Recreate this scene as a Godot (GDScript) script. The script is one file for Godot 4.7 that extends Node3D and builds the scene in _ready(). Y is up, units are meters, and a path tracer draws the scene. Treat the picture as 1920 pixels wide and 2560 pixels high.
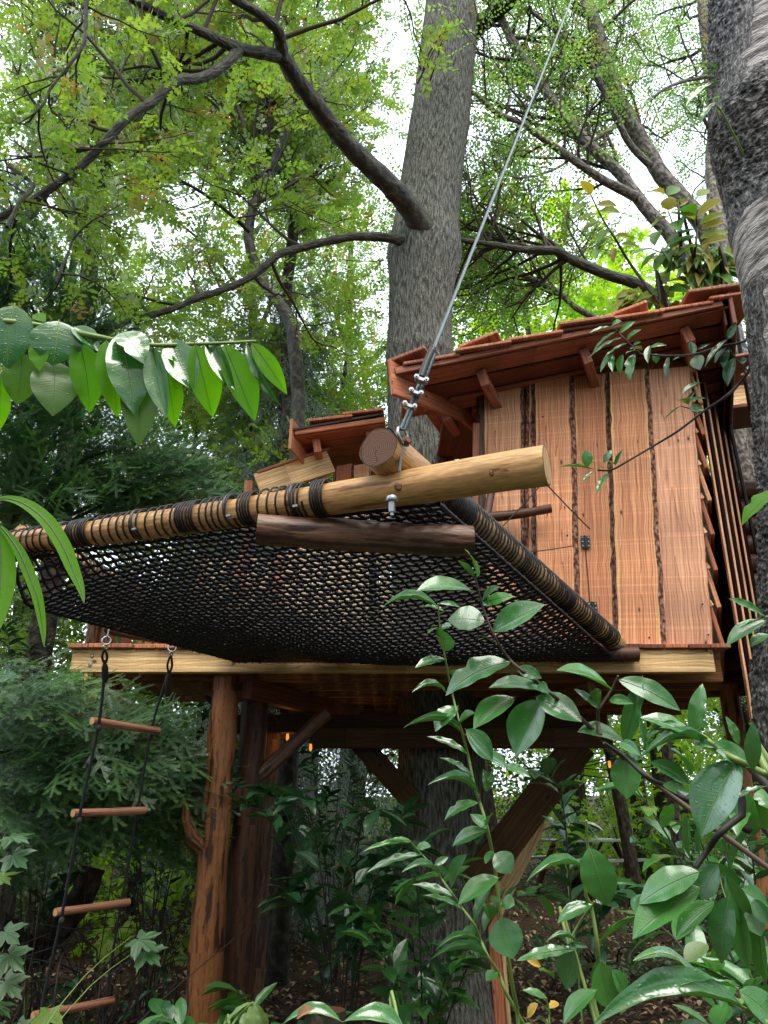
extends Node3D

const PITCH := 21.0
const FOV := 66.0
const FL := 1971.0        # focal length in pixels of the 1920 x 2560 photograph
var EYE := Vector3(0, 1.5, 0)
var FWD := Vector3(0, sin(deg_to_rad(21.0)), -cos(deg_to_rad(21.0)))
var UPV := Vector3(0, cos(deg_to_rad(21.0)), sin(deg_to_rad(21.0)))
var rng := RandomNumberGenerator.new()
var M := {}
var fnl := FastNoiseLite.new()
var ridge := FastNoiseLite.new()
var LEAF := []
var SPR := {}


# A point of the place: where a feature seen at pixel (x, y) of the photograph stands, z metres along the view axis.
func P(x: float, y: float, z: float) -> Vector3:
	return EYE + (FWD + Vector3.RIGHT * ((x - 960.0) / FL) + UPV * ((1280.0 - y) / FL)) * z


func rnd(a: float, b: float) -> float:
	return rng.randf_range(a, b)


func rvec() -> Vector3:
	return Vector3(rnd(-1, 1), rnd(-1, 1), rnd(-1, 1))


func ground(x: float, z: float) -> float:
	var d := Vector2(x, z).length()
	return 0.25 * smoothstep(9.0, 17.0, d) + 2.2 * smoothstep(20.0, 48.0, d) + 0.05 * fnl.get_noise_2d(x * 30.0, z * 30.0) + 0.03 * fnl.get_noise_2d(x * 130.0, z * 130.0)


func on_ground(x: float, z: float) -> Vector3:
	return Vector3(x, ground(x, z), z)


class MB:
	var v := PackedVector3Array()
	var n := PackedVector3Array()
	var t := PackedVector2Array()
	var i := PackedInt32Array()

	func poly(p: Array, out: Vector3, uv: Array) -> void:
		var nn: Vector3 = (p[1] - p[0]).cross(p[2] - p[0])
		if nn.length_squared() < 1e-16:
			return
		nn = nn.normalized()
		var flip := nn.dot(out) < 0.0
		if flip:
			nn = -nn
		var b := v.size()
		for k in p.size():
			v.append(p[k])
			n.append(nn)
			t.append(uv[k])
		for k in range(1, p.size() - 1):
			if flip:
				i.append_array(PackedInt32Array([b, b + k, b + k + 1]))
			else:
				i.append_array(PackedInt32Array([b, b + k + 1, b + k]))

	# rows x cols points; columns run counter-clockwise round the row direction when seen from its end, so normals point outwards
	func grid(p: PackedVector3Array, rows: int, cols: int, wrap: bool, uvs: PackedVector2Array) -> void:
		var b := v.size()
		v.append_array(p)
		t.append_array(uvs)
		for r in rows:
			for c in cols:
				var r0 := maxi(r - 1, 0)
				var r1 := mini(r + 1, rows - 1)
				var c0 := c - 1
				var c1 := c + 1
				if wrap:
					c0 = c - 1 if c > 0 else cols - 2
					c1 = c + 1 if c < cols - 1 else 1
				else:
					c0 = maxi(c0, 0)
					c1 = mini(c1, cols - 1)
				var nn := (p[r * cols + c1] - p[r * cols + c0]).cross(p[r1 * cols + c] - p[r0 * cols + c])
				n.append(nn.normalized() if nn.length_squared() > 1e-18 else Vector3.UP)
		for r in rows - 1:
			for c in cols - 1:
				var a := b + r * cols + c
				i.append_array(PackedInt32Array([a, a + cols, a + 1, a + 1, a + cols, a + cols + 1]))

	func mesh(into: ArrayMesh = null) -> ArrayMesh:
		var m := into if into else ArrayMesh.new()
		if v.is_empty():
			return m
		var a := []
		a.resize(Mesh.ARRAY_MAX)
		a[Mesh.ARRAY_VERTEX] = v
		a[Mesh.ARRAY_NORMAL] = n
		a[Mesh.ARRAY_TEX_UV] = t
		a[Mesh.ARRAY_INDEX] = i
		m.add_surface_from_arrays(Mesh.PRIMITIVE_TRIANGLES, a)
		return m


# ---------- things, parts, setting
func obj(called: String, mesh: Mesh, mat: Material, parent: Node = self) -> MeshInstance3D:
	var o := MeshInstance3D.new()
	o.name = called
	o.mesh = mesh
	if mat:
		o.material_override = mat
	parent.add_child(o, true)
	return o


func tag(o: Node, label: String, category: String, group := "") -> void:
	o.set_meta("label", label)
	o.set_meta("category", category)
	if group:
		o.set_meta("group", group)


func thing(called: String, label: String, category: String, at := Vector3.ZERO, group := "") -> Node3D:
	var o := Node3D.new()
	o.name = called
	o.position = at
	add_child(o, true)
	tag(o, label, category, group)
	return o


func part(called: String, parent: Node) -> Node3D:
	var o := Node3D.new()
	o.name = called
	parent.add_child(o, true)
	return o


func many(called: String, mesh: Mesh, mat: Material, xf: Array, parent: Node = self) -> MultiMeshInstance3D:
	var m := MultiMesh.new()
	m.transform_format = MultiMesh.TRANSFORM_3D
	m.mesh = mesh
	m.instance_count = xf.size()
	for k in xf.size():
		m.set_instance_transform(k, xf[k])
	var o := MultiMeshInstance3D.new()
	o.name = called
	o.multimesh = m
	o.material_override = mat
	o.set_meta("kind", "stuff")
	parent.add_child(o, true)
	return o


# ---------- shapes
func face_basis(dir: Vector3) -> Basis:
	var d := dir.normalized()
	var h := Vector3.UP if absf(d.y) < 0.95 else Vector3.RIGHT
	var x := h.cross(d).normalized()
	return Basis(x, d, x.cross(d).normalized())


# chamfered box: T places its centre, size along T's axes; grain runs along the longest side (texture v)
func cbox(m: MB, T: Transform3D, size: Vector3, ch := 0.004, us := 0.35, vs := 1.6) -> void:
	var h := size * 0.5
	ch = minf(ch, minf(h.x, minf(h.y, h.z)) * 0.45)
	var off := Vector2(rng.randf(), rng.randf())
	var g := 0
	if size.y > size[g]:
		g = 1
	if size.z > size[g]:
		g = 2
	var vert := func(a: int, s: Vector3) -> Vector3:
		var q := Vector3()
		for k in 3:
			q[k] = s[k] * (h[k] if k == a else h[k] - ch)
		return q
	var uvf := func(q: Vector3, a: int) -> Vector2:
		var o1 := (g + 1) % 3
		var o2 := (g + 2) % 3
		var across := q[o1] if a != o1 else q[o2] + size[o1]
		if a == g:
			return off + Vector2(q[o1] / us, q[o2] / us * 0.2)
		return off + Vector2(across / us, q[g] / vs)
	for a in 3:
		var b := (a + 1) % 3
		var c := (a + 2) % 3
		for s in [-1.0, 1.0]:
			var pts := []
			var uv := []
			for q in [[-1, -1], [1, -1], [1, 1], [-1, 1]]:
				var sg := Vector3()
				sg[a] = s
				sg[b] = q[0]
				sg[c] = q[1]
				var w: Vector3 = vert.call(a, sg)
				pts.append(T * w)
				uv.append(uvf.call(w, a))
			var o := Vector3()
			o[a] = s
			m.poly(pts, T.basis * o, uv)
		for sb in [-1.0, 1.0]:      # edges along axis a, between faces b and c
			for sc in [-1.0, 1.0]:
				var s0 := Vector3()
				s0[a] = -1.0
				s0[b] = sb
				s0[c] = sc
				var s1 := s0
				s1[a] = 1.0
				var e := [vert.call(b, s0), vert.call(b, s1), vert.call(c, s1), vert.call(c, s0)]
				var o := Vector3()
				o[b] = sb
				o[c] = sc
				m.poly([T * e[0], T * e[1], T * e[2], T * e[3]], T.basis * o, [uvf.call(e[0], b), uvf.call(e[1], b), uvf.call(e[2], b), uvf.call(e[3], b)])
	for sx in [-1.0, 1.0]:
		for sy in [-1.0, 1.0]:
			for sz in [-1.0, 1.0]:
				var sg := Vector3(sx, sy, sz)
				var e := [vert.call(0, sg), vert.call(1, sg), vert.call(2, sg)]
				m.poly([T * e[0], T * e[1], T * e[2]], T.basis * sg, [uvf.call(e[0], 0), uvf.call(e[1], 0), uvf.call(e[2], 0)])


func box_mesh(T: Transform3D, size: Vector3, ch := 0.004) -> ArrayMesh:
	var m := MB.new()
	cbox(m, T, size, ch)
	return m.mesh()


# a beam from a to b (centres of its ends), w wide across `side`, h high across up
func beam(a: Vector3, b: Vector3, w: float, h: float, up := Vector3.UP, ch := 0.005) -> ArrayMesh:
	var d := (b - a).normalized()
	var x := up.cross(d).normalized() if absf(up.dot(d)) < 0.98 else Vector3.RIGHT.cross(d).normalized()
	var y := d.cross(x).normalized()
	return box_mesh(Transform3D(Basis(x, y, d), (a + b) * 0.5), Vector3(w, h, a.distance_to(b)), ch)


func smooth(p: Array, k: int) -> Array:
	var r := []
	for s in p.size() - 1:
		var a: Vector3 = p[maxi(s - 1, 0)]
		var b: Vector3 = p[s]
		var c: Vector3 = p[s + 1]
		var d: Vector3 = p[mini(s + 2, p.size() - 1)]
		for q in k:
			r.append(b.cubic_interpolate(c, a, d, float(q) / k))
	r.append(p[-1])
	return r


func smooth_r(p: Array, k: int) -> Array:
	var r := []
	for s in p.size() - 1:
		for q in k:
			r.append(lerpf(p[s], p[s + 1], float(q) / k))
	r.append(p[-1])
	return r


# swept round shape; rough adds noise relief; caps: 0 none, 1 both ends flat
func tube(m: MB, p: Array, r: Array, sides: int, rough := 0.0, cap := false, vlen := 1.0, ur := 1.0, nf := Vector3(9, 9, 9), noise: FastNoiseLite = null) -> void:
	var rows := p.size()
	var cols := sides + 1
	var g := PackedVector3Array()
	var uv := PackedVector2Array()
	var x := Vector3.ZERO
	var along := rng.randf() * 3.0
	var rings := []
	for k in rows:
		var d: Vector3 = (p[mini(k + 1, rows - 1)] - p[maxi(k - 1, 0)]).normalized()
		if k == 0:
			x = face_basis(d).x
		else:
			along += p[k].distance_to(p[k - 1])
			x = (x - d * x.dot(d)).normalized()
		var y := d.cross(x)
		for c in cols:
			var a := TAU * c / sides
			var o := x * cos(a) + y * sin(a)
			var rr: float = r[k]
			var q: Vector3 = p[k] + o * rr
			if rough > 0.0:
				var nz := (noise if noise else fnl).get_noise_3d(q.x * nf.x * 10.0, q.y * nf.y * 10.0, q.z * nf.z * 10.0)
				q += o * nz * rough
			g.append(q)
			uv.append(Vector2(float(c) / sides * ur, along / vlen))
	m.grid(g, rows, cols, true, uv)
	if cap:
		cap_ring(m, g, 0, cols, p[0], p[0] - p[1])
		cap_ring(m, g, rows - 1, cols, p[-1], p[-1] - p[-2])


func cap_ring(m: MB, g: PackedVector3Array, row: int, cols: int, c: Vector3, out: Vector3) -> void:
	for k in cols - 1:
		var a := g[row * cols + k]
		var b := g[row * cols + k + 1]
		m.poly([c, a, b], out, [Vector2(0.5, 0.5), Vector2(0.52, 0.5), Vector2(0.5, 0.52)])


# an end-grain disc with ring texture
func disc(c: Vector3, out: Vector3, r: float, seed_ := 0) -> ArrayMesh:
	var m := MB.new()
	var b := face_basis(out)
	var N := 28
	for k in N:
		var pts := [c]
		var uv := [Vector2(0.5, 0.5)]
		for q in [k, k + 1]:
			var a: float = TAU * q / N
			var rr := r * (1.0 + 0.03 * sin(a * 3.0 + seed_) + 0.015 * sin(a * 7.0 + seed_ * 2))
			pts.append(c + (b.x * cos(a) + b.z * sin(a)) * rr)
			uv.append(Vector2(0.5 + 0.5 * cos(a), 0.5 + 0.5 * sin(a)))
		m.poly(pts, out, uv)
	return m.mesh()


func tube_mesh(p: Array, r: Array, sides: int, rough := 0.0, cap := false, vlen := 1.0, ur := 1.0) -> ArrayMesh:
	var m := MB.new()
	tube(m, p, r, sides, rough, cap, vlen, ur)
	return m.mesh()


func rope(p: Array, r: float, sides := 6) -> ArrayMesh:
	var rr := []
	for k in p.size():
		rr.append(r)
	return tube_mesh(p, rr, sides, 0.0, true, 0.1)


func torus(c: Vector3, axis: Vector3, R: float, r: float, squash := 1.0) -> ArrayMesh:
	var b := face_basis(axis)
	var p := []
	var rr := []
	for k in 25:
		var a := TAU * k / 24.0
		p.append(c + b.x * cos(a) * R + b.z * sin(a) * R * squash)
		rr.append(r)
	return tube_mesh(p, rr, 8)


# rope wound round a pole
func winding(m: MB, a: Vector3, b: Vector3, ra: float, rb: float, pitch: float, jit: float, rr: float) -> void:
	var L := a.distance_to(b)
	var d := (b - a) / L
	var bs := face_basis(d)
	var s := 0.0
	var p := []
	var rad := []
	var ph := 0.0
	var cur := pitch
	while s < L:
		var f := s / L
		var R := lerpf(ra, rb, f) + rr * (0.9 + 0.35 * absf(sin(ph * 0.13)))
		p.append(a + d * s + (bs.x * cos(ph) + bs.z * sin(ph)) * R)
		rad.append(rr)
		ph += TAU / 14.0
		if fmod(ph, TAU) < TAU / 14.0:
			cur = pitch * (1.0 + rnd(-jit, jit))
		s += cur / 14.0
	tube(m, p, rad, 5)


# ---------- blades (single leaves)
func prof(kind: String, t: float) -> float:
	match kind:
		"laurel": return pow(sin(PI * pow(t, 0.95)), 0.66) * (1.0 - 0.5 * pow(t, 7.0))
		"lance": return pow(sin(PI * pow(t, 0.85)), 0.9)
		"birch": return sin(PI * pow(t, 0.6)) * (1.0 - 0.25 * t)
		"oak": return (0.25 + 0.75 * pow(sin(PI * pow(t, 1.25)), 0.7)) * (0.72 + 0.36 * cos(t * TAU * 3.5 + 2.6)) * (1.0 if t > 0.06 else 0.3) * (1.0 if t < 0.97 else 0.35)
	return sin(PI * t)


func blade(m: MB, base: Vector3, axis: Vector3, nrm: Vector3, L: float, W: float, kind: String, rows: int, fold: float, arch: float) -> void:
	var y := axis.normalized()
	var x := y.cross(nrm).normalized()
	var z := x.cross(y).normalized()
	var g := PackedVector3Array()
	var uv := PackedVector2Array()
	for k in rows + 1:
		var t := float(k) / rows
		var w := prof(kind, clampf(t, 0.001, 0.999)) * W * 0.5
		var c := base + y * L * t + z * arch * L * 4.0 * t * (1.0 - t)
		g.append_array(PackedVector3Array([c - x * w + z * w * fold, c, c + x * w + z * w * fold]))
		uv.append_array(PackedVector2Array([Vector2(0, t), Vector2(0.5, t), Vector2(1, t)]))
	m.grid(g, rows + 1, 3, false, uv)


# palmate leaf with five pointed lobes
func maple_blade(m: MB, base: Vector3, axis: Vector3, nrm: Vector3, L: float) -> void:
	var y := axis.normalized()
	var x := y.cross(nrm).normalized()
	var z := x.cross(y).normalized()
	var c := base + y * L * 0.3
	var out := []
	var ang := [-165, -140, -128, -118, -100, -84, -74, -66, -56, -50, -42, -28, -22, -16, -9, 0, 9, 16, 22, 28, 42, 50, 56, 66, 74, 84, 100, 118, 128, 140, 165]
	var rad := [0.16, 0.36, 0.44, 0.34, 0.28, 0.36, 0.5, 0.5, 0.66, 0.52, 0.44, 0.3, 0.46, 0.56, 0.55, 0.76, 0.55, 0.56, 0.46, 0.3, 0.44, 0.52, 0.66, 0.5, 0.5, 0.36, 0.28, 0.34, 0.44, 0.36, 0.16]
	for k in ang.size():
		var a := deg_to_rad(ang[k])
		out.append(c + (x * sin(a) + y * cos(a)) * L * rad[k] - z * L * 0.12 * rad[k] * rad[k] * 2.0 + z * rnd(-0.02, 0.02) * L)
	for k in out.size() - 1:
		m.poly([c, out[k], out[k + 1]], z, [Vector2(0.5, 0.5), Vector2(0.5, 0.6), Vector2(0.6, 0.6)])


# big leaf, one metre long and one wide: surface 0 blade, surface 1 midrib and stalk
func big_leaf(kind: String, fold: float, arch: float, wave: float, bite: float, seed_: int) -> ArrayMesh:
	var r2 := RandomNumberGenerator.new()
	r2.seed = seed_
	var m := MB.new()
	var rows := 14
	var g := PackedVector3Array()
	var uv := PackedVector2Array()
	var mid := []
	var ph := r2.randf() * TAU
	var bt := 0.55 + 0.3 * r2.randf()
	var bend := r2.randf_range(-0.05, 0.05)
	for k in rows + 1:
		var t := float(k) / rows
		var w := prof(kind, clampf(t, 0.002, 0.998)) * 0.5
		var zc := arch * 4.0 * t * (1.0 - t) - 0.04 * pow(t, 3.0)
		var xc := bend * 4.0 * t * (1.0 - t)
		mid.append(Vector3(xc, t, zc))
		for s in [-1.0, -0.55, 0.0, 0.55, 1.0]:
			var ww: float = w * s
			if bite > 0.0 and s > 0.5 and absf(t - bt) < 0.1:
				ww *= 1.0 - bite * (1.0 - absf(t - bt) / 0.1)
			var zz := zc + fold * absf(ww) * (1.0 - 0.35 * absf(s)) + wave * sin(t * 21.0 + ph + s) * absf(s) * w
			g.append(Vector3(xc + ww, t, zz))
			uv.append(Vector2(0.5 + 0.5 * s, t))
	m.grid(g, rows + 1, 5, false, uv)
	var a := m.mesh()
	var rib := MB.new()
	var pr := []
	var rr := []
	for k in 4:
		pr.append(Vector3(0, -0.045 + 0.015 * k, mid[0].z - 0.006 + 0.002 * k))
		rr.append(0.011)
	for k in range(1, rows):
		pr.append(mid[k] + Vector3(0, 0, 0.0025))
		rr.append(lerpf(0.0105, 0.003, float(k) / rows))
	tube(rib, pr, rr, 5)
	return rib.mesh(a)


func leaf_at(parent: Node, base: Vector3, tip: Vector3, w: float, mat: Array, roll := 0.0, variant := -1, up := 0.6) -> void:
	var y := tip - base
	var L := y.length()
	if L < 0.003:
		return
	y /= L
	var n := ((EYE - base).normalized() * (1.0 - up * 0.6) + Vector3.UP * up)
	n = (n - y * n.dot(y)).normalized().rotated(y, roll)
	var x := y.cross(n)
	var o := MeshInstance3D.new()
	o.name = "leaf"
	o.mesh = LEAF[variant if variant >= 0 else rng.randi() % 6]
	o.transform = Transform3D(Basis(x * w, y * L, n * L), base)
	o.set_surface_override_material(0, mat[0])
	o.set_surface_override_material(1, mat[1])
	parent.add_child(o, true)


# a shoot traced where it grows: zone = [x0, y0, scale, depth, depth spread]; stems = [[radius at start, radius at end, x, y, x, y ...]], leaves = [base x, base y, tip x, tip y, width, (roll), (variant)]
func shoot(o: Node3D, zone: Array, stems: Array, leaves: Array, mat: Array, stem_mat: Material, root: Array = []) -> void:
	var zp := func(x: float, y: float, dz: float) -> Vector3:
		return P(zone[0] + x * zone[2], zone[1] + y * zone[2], zone[3] + dz)
	for s in stems:
		var p := []
		for k in range(2, s.size(), 2):
			p.append(zp.call(s[k], s[k + 1], zone[4] * 0.3 * sin(k * 1.7)))
		if root.size():
			p.append_array(root)
		var q := smooth(p, 5)
		var r := []
		for k in q.size():
			r.append(lerpf(s[0], s[1], float(k) / (q.size() - 1)))
		obj("stem", tube_mesh(q, r, 7, 0.0, true, 0.3), stem_mat, o)
	for l in leaves:
		var dz: float = rnd(-0.25, 0.25) * zone[4]
		var b: Vector3 = zp.call(l[0], l[1], dz)
		var t: Vector3 = zp.call(l[2], l[3], dz + rnd(-0.9, 0.3) * zone[4])
		var w: float = l[4] * zone[2] / FL * zone[3] * (zone[5] if zone.size() > 5 else 1.0)
		leaf_at(o, b, t, w * 1.2, mat[rng.randi() % mat.size()], (l[5] if l.size() > 5 else rnd(-0.35, 0.35)), (l[6] if l.size() > 6 else -1))


# ---------- textures and materials
func col(r: float, g: float, b: float) -> Color:
	return Color(r, g, b).linear_to_srgb()


func noise_tex(w: int, h: int, kind: int, freq: float, oct: int, fractal: int, ramp: Array = [], sd := 1) -> NoiseTexture2D:
	var f := FastNoiseLite.new()
	f.seed = sd
	f.noise_type = kind
	f.frequency = freq
	f.fractal_octaves = oct
	f.fractal_type = fractal
	var t := NoiseTexture2D.new()
	t.width = w
	t.height = h
	t.seamless = true
	t.seamless_blend_skirt = 0.15
	t.noise = f
	if ramp.size():
		var g := Gradient.new()
		var offs := PackedFloat32Array()
		var cs := PackedColorArray()
		for k in range(0, ramp.size(), 2):
			offs.append(ramp[k])
			cs.append(ramp[k + 1])
		g.offsets = offs
		g.colors = cs
		t.color_ramp = g
	return t


func mat(c: Color, rough := 0.6, spec := 0.5) -> StandardMaterial3D:
	var m := StandardMaterial3D.new()
	m.albedo_color = c
	m.roughness = rough
	m.metallic_specular = spec
	return m


func bump(m: StandardMaterial3D, t: Texture2D, cm: float) -> StandardMaterial3D:
	m.heightmap_enabled = true
	m.heightmap_texture = t
	m.heightmap_scale = cm
	return m


func image(w: int, h: int, data: PackedByteArray) -> ImageTexture:
	return ImageTexture.create_from_image(Image.create_from_data(w, h, false, Image.FORMAT_RGB8, data))


# sawn board: growth lines that run up it in long arches, pale sapwood along the edges, saw marks across, small knots
func board_tex(sd: int, W: int, H: int, heart: Vector3, sap: Vector3, sapw: float, cathedral: float, sawn := 1.0) -> ImageTexture:
	var n := FastNoiseLite.new()
	n.seed = sd
	n.frequency = 1.0
	n.fractal_type = FastNoiseLite.FRACTAL_NONE
	var r2 := RandomNumberGenerator.new()
	r2.seed = sd * 7 + 3
	var cx := 0.35 + 0.3 * r2.randf()
	var cy := r2.randf()
	var knots := []
	for k in 3:
		knots.append([r2.randf_range(0.15, 0.85), r2.randf(), r2.randf_range(0.012, 0.03)])
	var d := PackedByteArray()
	d.resize(W * H * 3)
	var at := 0
	for y in H:
		var v := float(y) / H
		var saw := n.get_noise_2d(v * 95.0, 7.0)
		saw = (maxf(0.0, saw - 0.25) * 0.16 + 0.025 * n.get_noise_2d(v * 420.0, 3.0)) * sawn
		var wv := 0.05 * n.get_noise_2d(v * 2.2, 31.0)
		var tone := 0.13 * n.get_noise_2d(v * 3.0, 77.0)
		var le := sapw * (0.85 + 0.3 * n.get_noise_2d(v * 1.6, 11.0))
		var re := 1.0 - sapw * (0.85 + 0.3 * n.get_noise_2d(v * 1.6, 19.0))
		for x in W:
			var u := float(x) / W
			var dv := fposmod(v - cy + 0.5, 1.0) - 0.5
			var du := u + wv - cx + 0.02 * n.get_noise_2d(u * 3.0, v * 9.0)
			var kd := 0.0
			for kk in knots:
				var ex: float = (u - kk[0]) / kk[2]
				var ey: float = (v - kk[1]) / kk[2] * 3.2
				var q := ex * ex + ey * ey
				if q < 14.0:
					kd = maxf(kd, exp(-q * 0.9))
					du += signf(ex) * 0.012 * exp(-q * 0.16)
			var ring := sqrt(du * du + cathedral * dv * dv + 0.0005) * 15.0 + 0.5 * n.get_noise_2d(u * 6.0, v * 2.0)
			var rf := ring - floorf(ring)
			var line := pow(rf, 5.0) - 0.25
			var fine := n.get_noise_2d(u * 95.0, v * 5.0) * 0.6 + n.get_noise_2d(u * 230.0, v * 26.0) * 0.4
			var streak := n.get_noise_2d(u * 17.0 + 50.0, v * 1.3)
			var sp := maxf(smoothstep(le + 0.02, le - 0.02, u), smoothstep(re - 0.02, re + 0.02, u))
			var c := heart.lerp(sap, sp)
			var sh := 1.0 + tone + saw - line * 0.27 * (1.0 - 0.5 * sp) + fine * 0.13 + streak * 0.12
			c *= sh
			c.y *= 1.0 - 0.08 * line + 0.03 * streak
			c.z *= 1.0 - 0.11 * line + 0.05 * streak
			c = c.lerp(Vector3(0.24, 0.12, 0.08), clampf(kd, 0.0, 0.85))
			d[at] = clampi(int(c.x * 255.0), 0, 255)
			d[at + 1] = clampi(int(c.y * 255.0), 0, 255)
			d[at + 2] = clampi(int(c.z * 255.0), 0, 255)
			at += 3
	return image(W, H, d)


# peeled log: long fibres, left-over inner bark in ragged strips, small knots
func log_tex(sd: int, W: int, H: int, wood: Vector3, bark: Vector3, share: float) -> ImageTexture:
	var n := FastNoiseLite.new()
	n.seed = sd
	n.frequency = 1.0
	n.fractal_octaves = 3
	var d := PackedByteArray()
	d.resize(W * H * 3)
	var at := 0
	for y in H:
		var v := float(y) / H
		for x in W:
			var u := float(x) / W
			var a := u * TAU
			var ca := cos(a)
			var sa := sin(a)
			var fib := n.get_noise_3d(ca * 6.0, sa * 6.0, v * 2.0) * 0.5 + n.get_noise_3d(ca * 24.0, sa * 24.0, v * 3.5) * 0.45
			var cut := n.get_noise_3d(ca * 5.0 + 40.0, sa * 5.0, v * 26.0)
			var pat := n.get_noise_3d(ca * 1.3 + 9.0, sa * 1.3, v * 3.2) + 0.45 * fib + 0.2 * cut
			var b := smoothstep(0.30 - share, 0.46 - share, pat) * 0.85
			var c := wood * (1.0 + 0.3 * fib + 0.14 * cut)
			c = c.lerp(bark * (1.0 + 0.5 * fib), b)
			var c2 := n.get_noise_3d(ca * 4.0 + 70.0, sa * 4.0, v * 8.0)
			c = c.lerp(bark * 0.8, 0.4 * smoothstep(0.36 - share * 0.5, 0.56 - share * 0.5, c2))
			d[at] = clampi(int(c.x * 255.0), 0, 255)
			d[at + 1] = clampi(int(c.y * 255.0), 0, 255)
			d[at + 2] = clampi(int(c.z * 255.0), 0, 255)
			at += 3
	return image(W, H, d)


func end_tex(sd: int, c0: Vector3, c1: Vector3) -> ImageTexture:
	var n := FastNoiseLite.new()
	n.seed = sd
	n.frequency = 1.0
	var W := 256
	var d := PackedByteArray()
	d.resize(W * W * 3)
	var at := 0
	for y in W:
		for x in W:
			var q := Vector2(x / 128.0 - 1.0, y / 128.0 - 1.0)
			var a := q.angle()
			var r := q.length() * (1.0 + 0.05 * n.get_noise_2d(cos(a) * 1.5, sin(a) * 1.5)) + 0.01 * n.get_noise_2d(q.x * 9.0, q.y * 9.0)
			var ring := pow(absf(sin(r * 26.0 + 6.0 * r * r)), 3.0)
			var c := c0.lerp(c1, ring * 0.85 + 0.5 * n.get_noise_2d(q.x * 40.0, q.y * 6.0))
			var crack := smoothstep(0.035, 0.0, absf(wrapf(a - 1.9 - 0.25 * sin(r * 7.0), -PI, PI)) * r) * step_(0.12, r)
			c = c.lerp(Vector3(0.07, 0.05, 0.04), crack)
			if r > 0.93:
				c *= 0.55
			d[at] = clampi(int(c.x * 255.0), 0, 255)
			d[at + 1] = clampi(int(c.y * 255.0), 0, 255)
			d[at + 2] = clampi(int(c.z * 255.0), 0, 255)
			at += 3
	return image(W, W, d)


func step_(e: float, x: float) -> float:
	return 1.0 if x >= e else 0.0


# relief of a broad leaf: raised side veins, gentle quilting, water drops
func vein_tex(sd: int, drops: int) -> ImageTexture:
	var r2 := RandomNumberGenerator.new()
	r2.seed = sd
	var W := 128
	var H := 320
	var f := PackedFloat32Array()
	f.resize(W * H)
	for y in H:
		for x in W:
			var s := absf(x / 64.0 - 1.0)
			var q := (float(y) / H - 0.16 * s + 0.06 * s * s) * 11.0
			var e := absf(q - roundf(q))
			f[y * W + x] = 0.45 - 0.22 * exp(-e * e * 90.0) * (1.0 - s * 0.8) + 0.1 * cos(q * TAU) * (1.0 - s)
	for k in drops:
		var cx := r2.randf_range(6, W - 6)
		var cy := r2.randf_range(6, H - 6)
		var R := r2.randf_range(1.2, 4.2)
		for yy in range(maxi(0, int(cy - R - 1)), mini(H, int(cy + R + 2))):
			for xx in range(maxi(0, int(cx - R - 1)), mini(W, int(cx + R + 2))):
				var dd := (Vector2(xx, yy).distance_to(Vector2(cx, cy))) / R
				if dd < 1.0:
					f[yy * W + xx] += 0.4 * sqrt(1.0 - dd * dd)
	var d := PackedByteArray()
	d.resize(W * H * 3)
	for k in W * H:
		var b := clampi(int(f[k] * 255.0), 0, 255)
		d[k * 3] = b
		d[k * 3 + 1] = b
		d[k * 3 + 2] = b
	return image(W, H, d)


func leaf_mat(c: Color, through: Color, rough: float, relief: Texture2D = null, cm := 0.15) -> StandardMaterial3D:
	var m := mat(c, rough, 0.6)
	m.backlight_enabled = true
	m.backlight = through
	if relief:
		bump(m, relief, cm)
	return m


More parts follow.
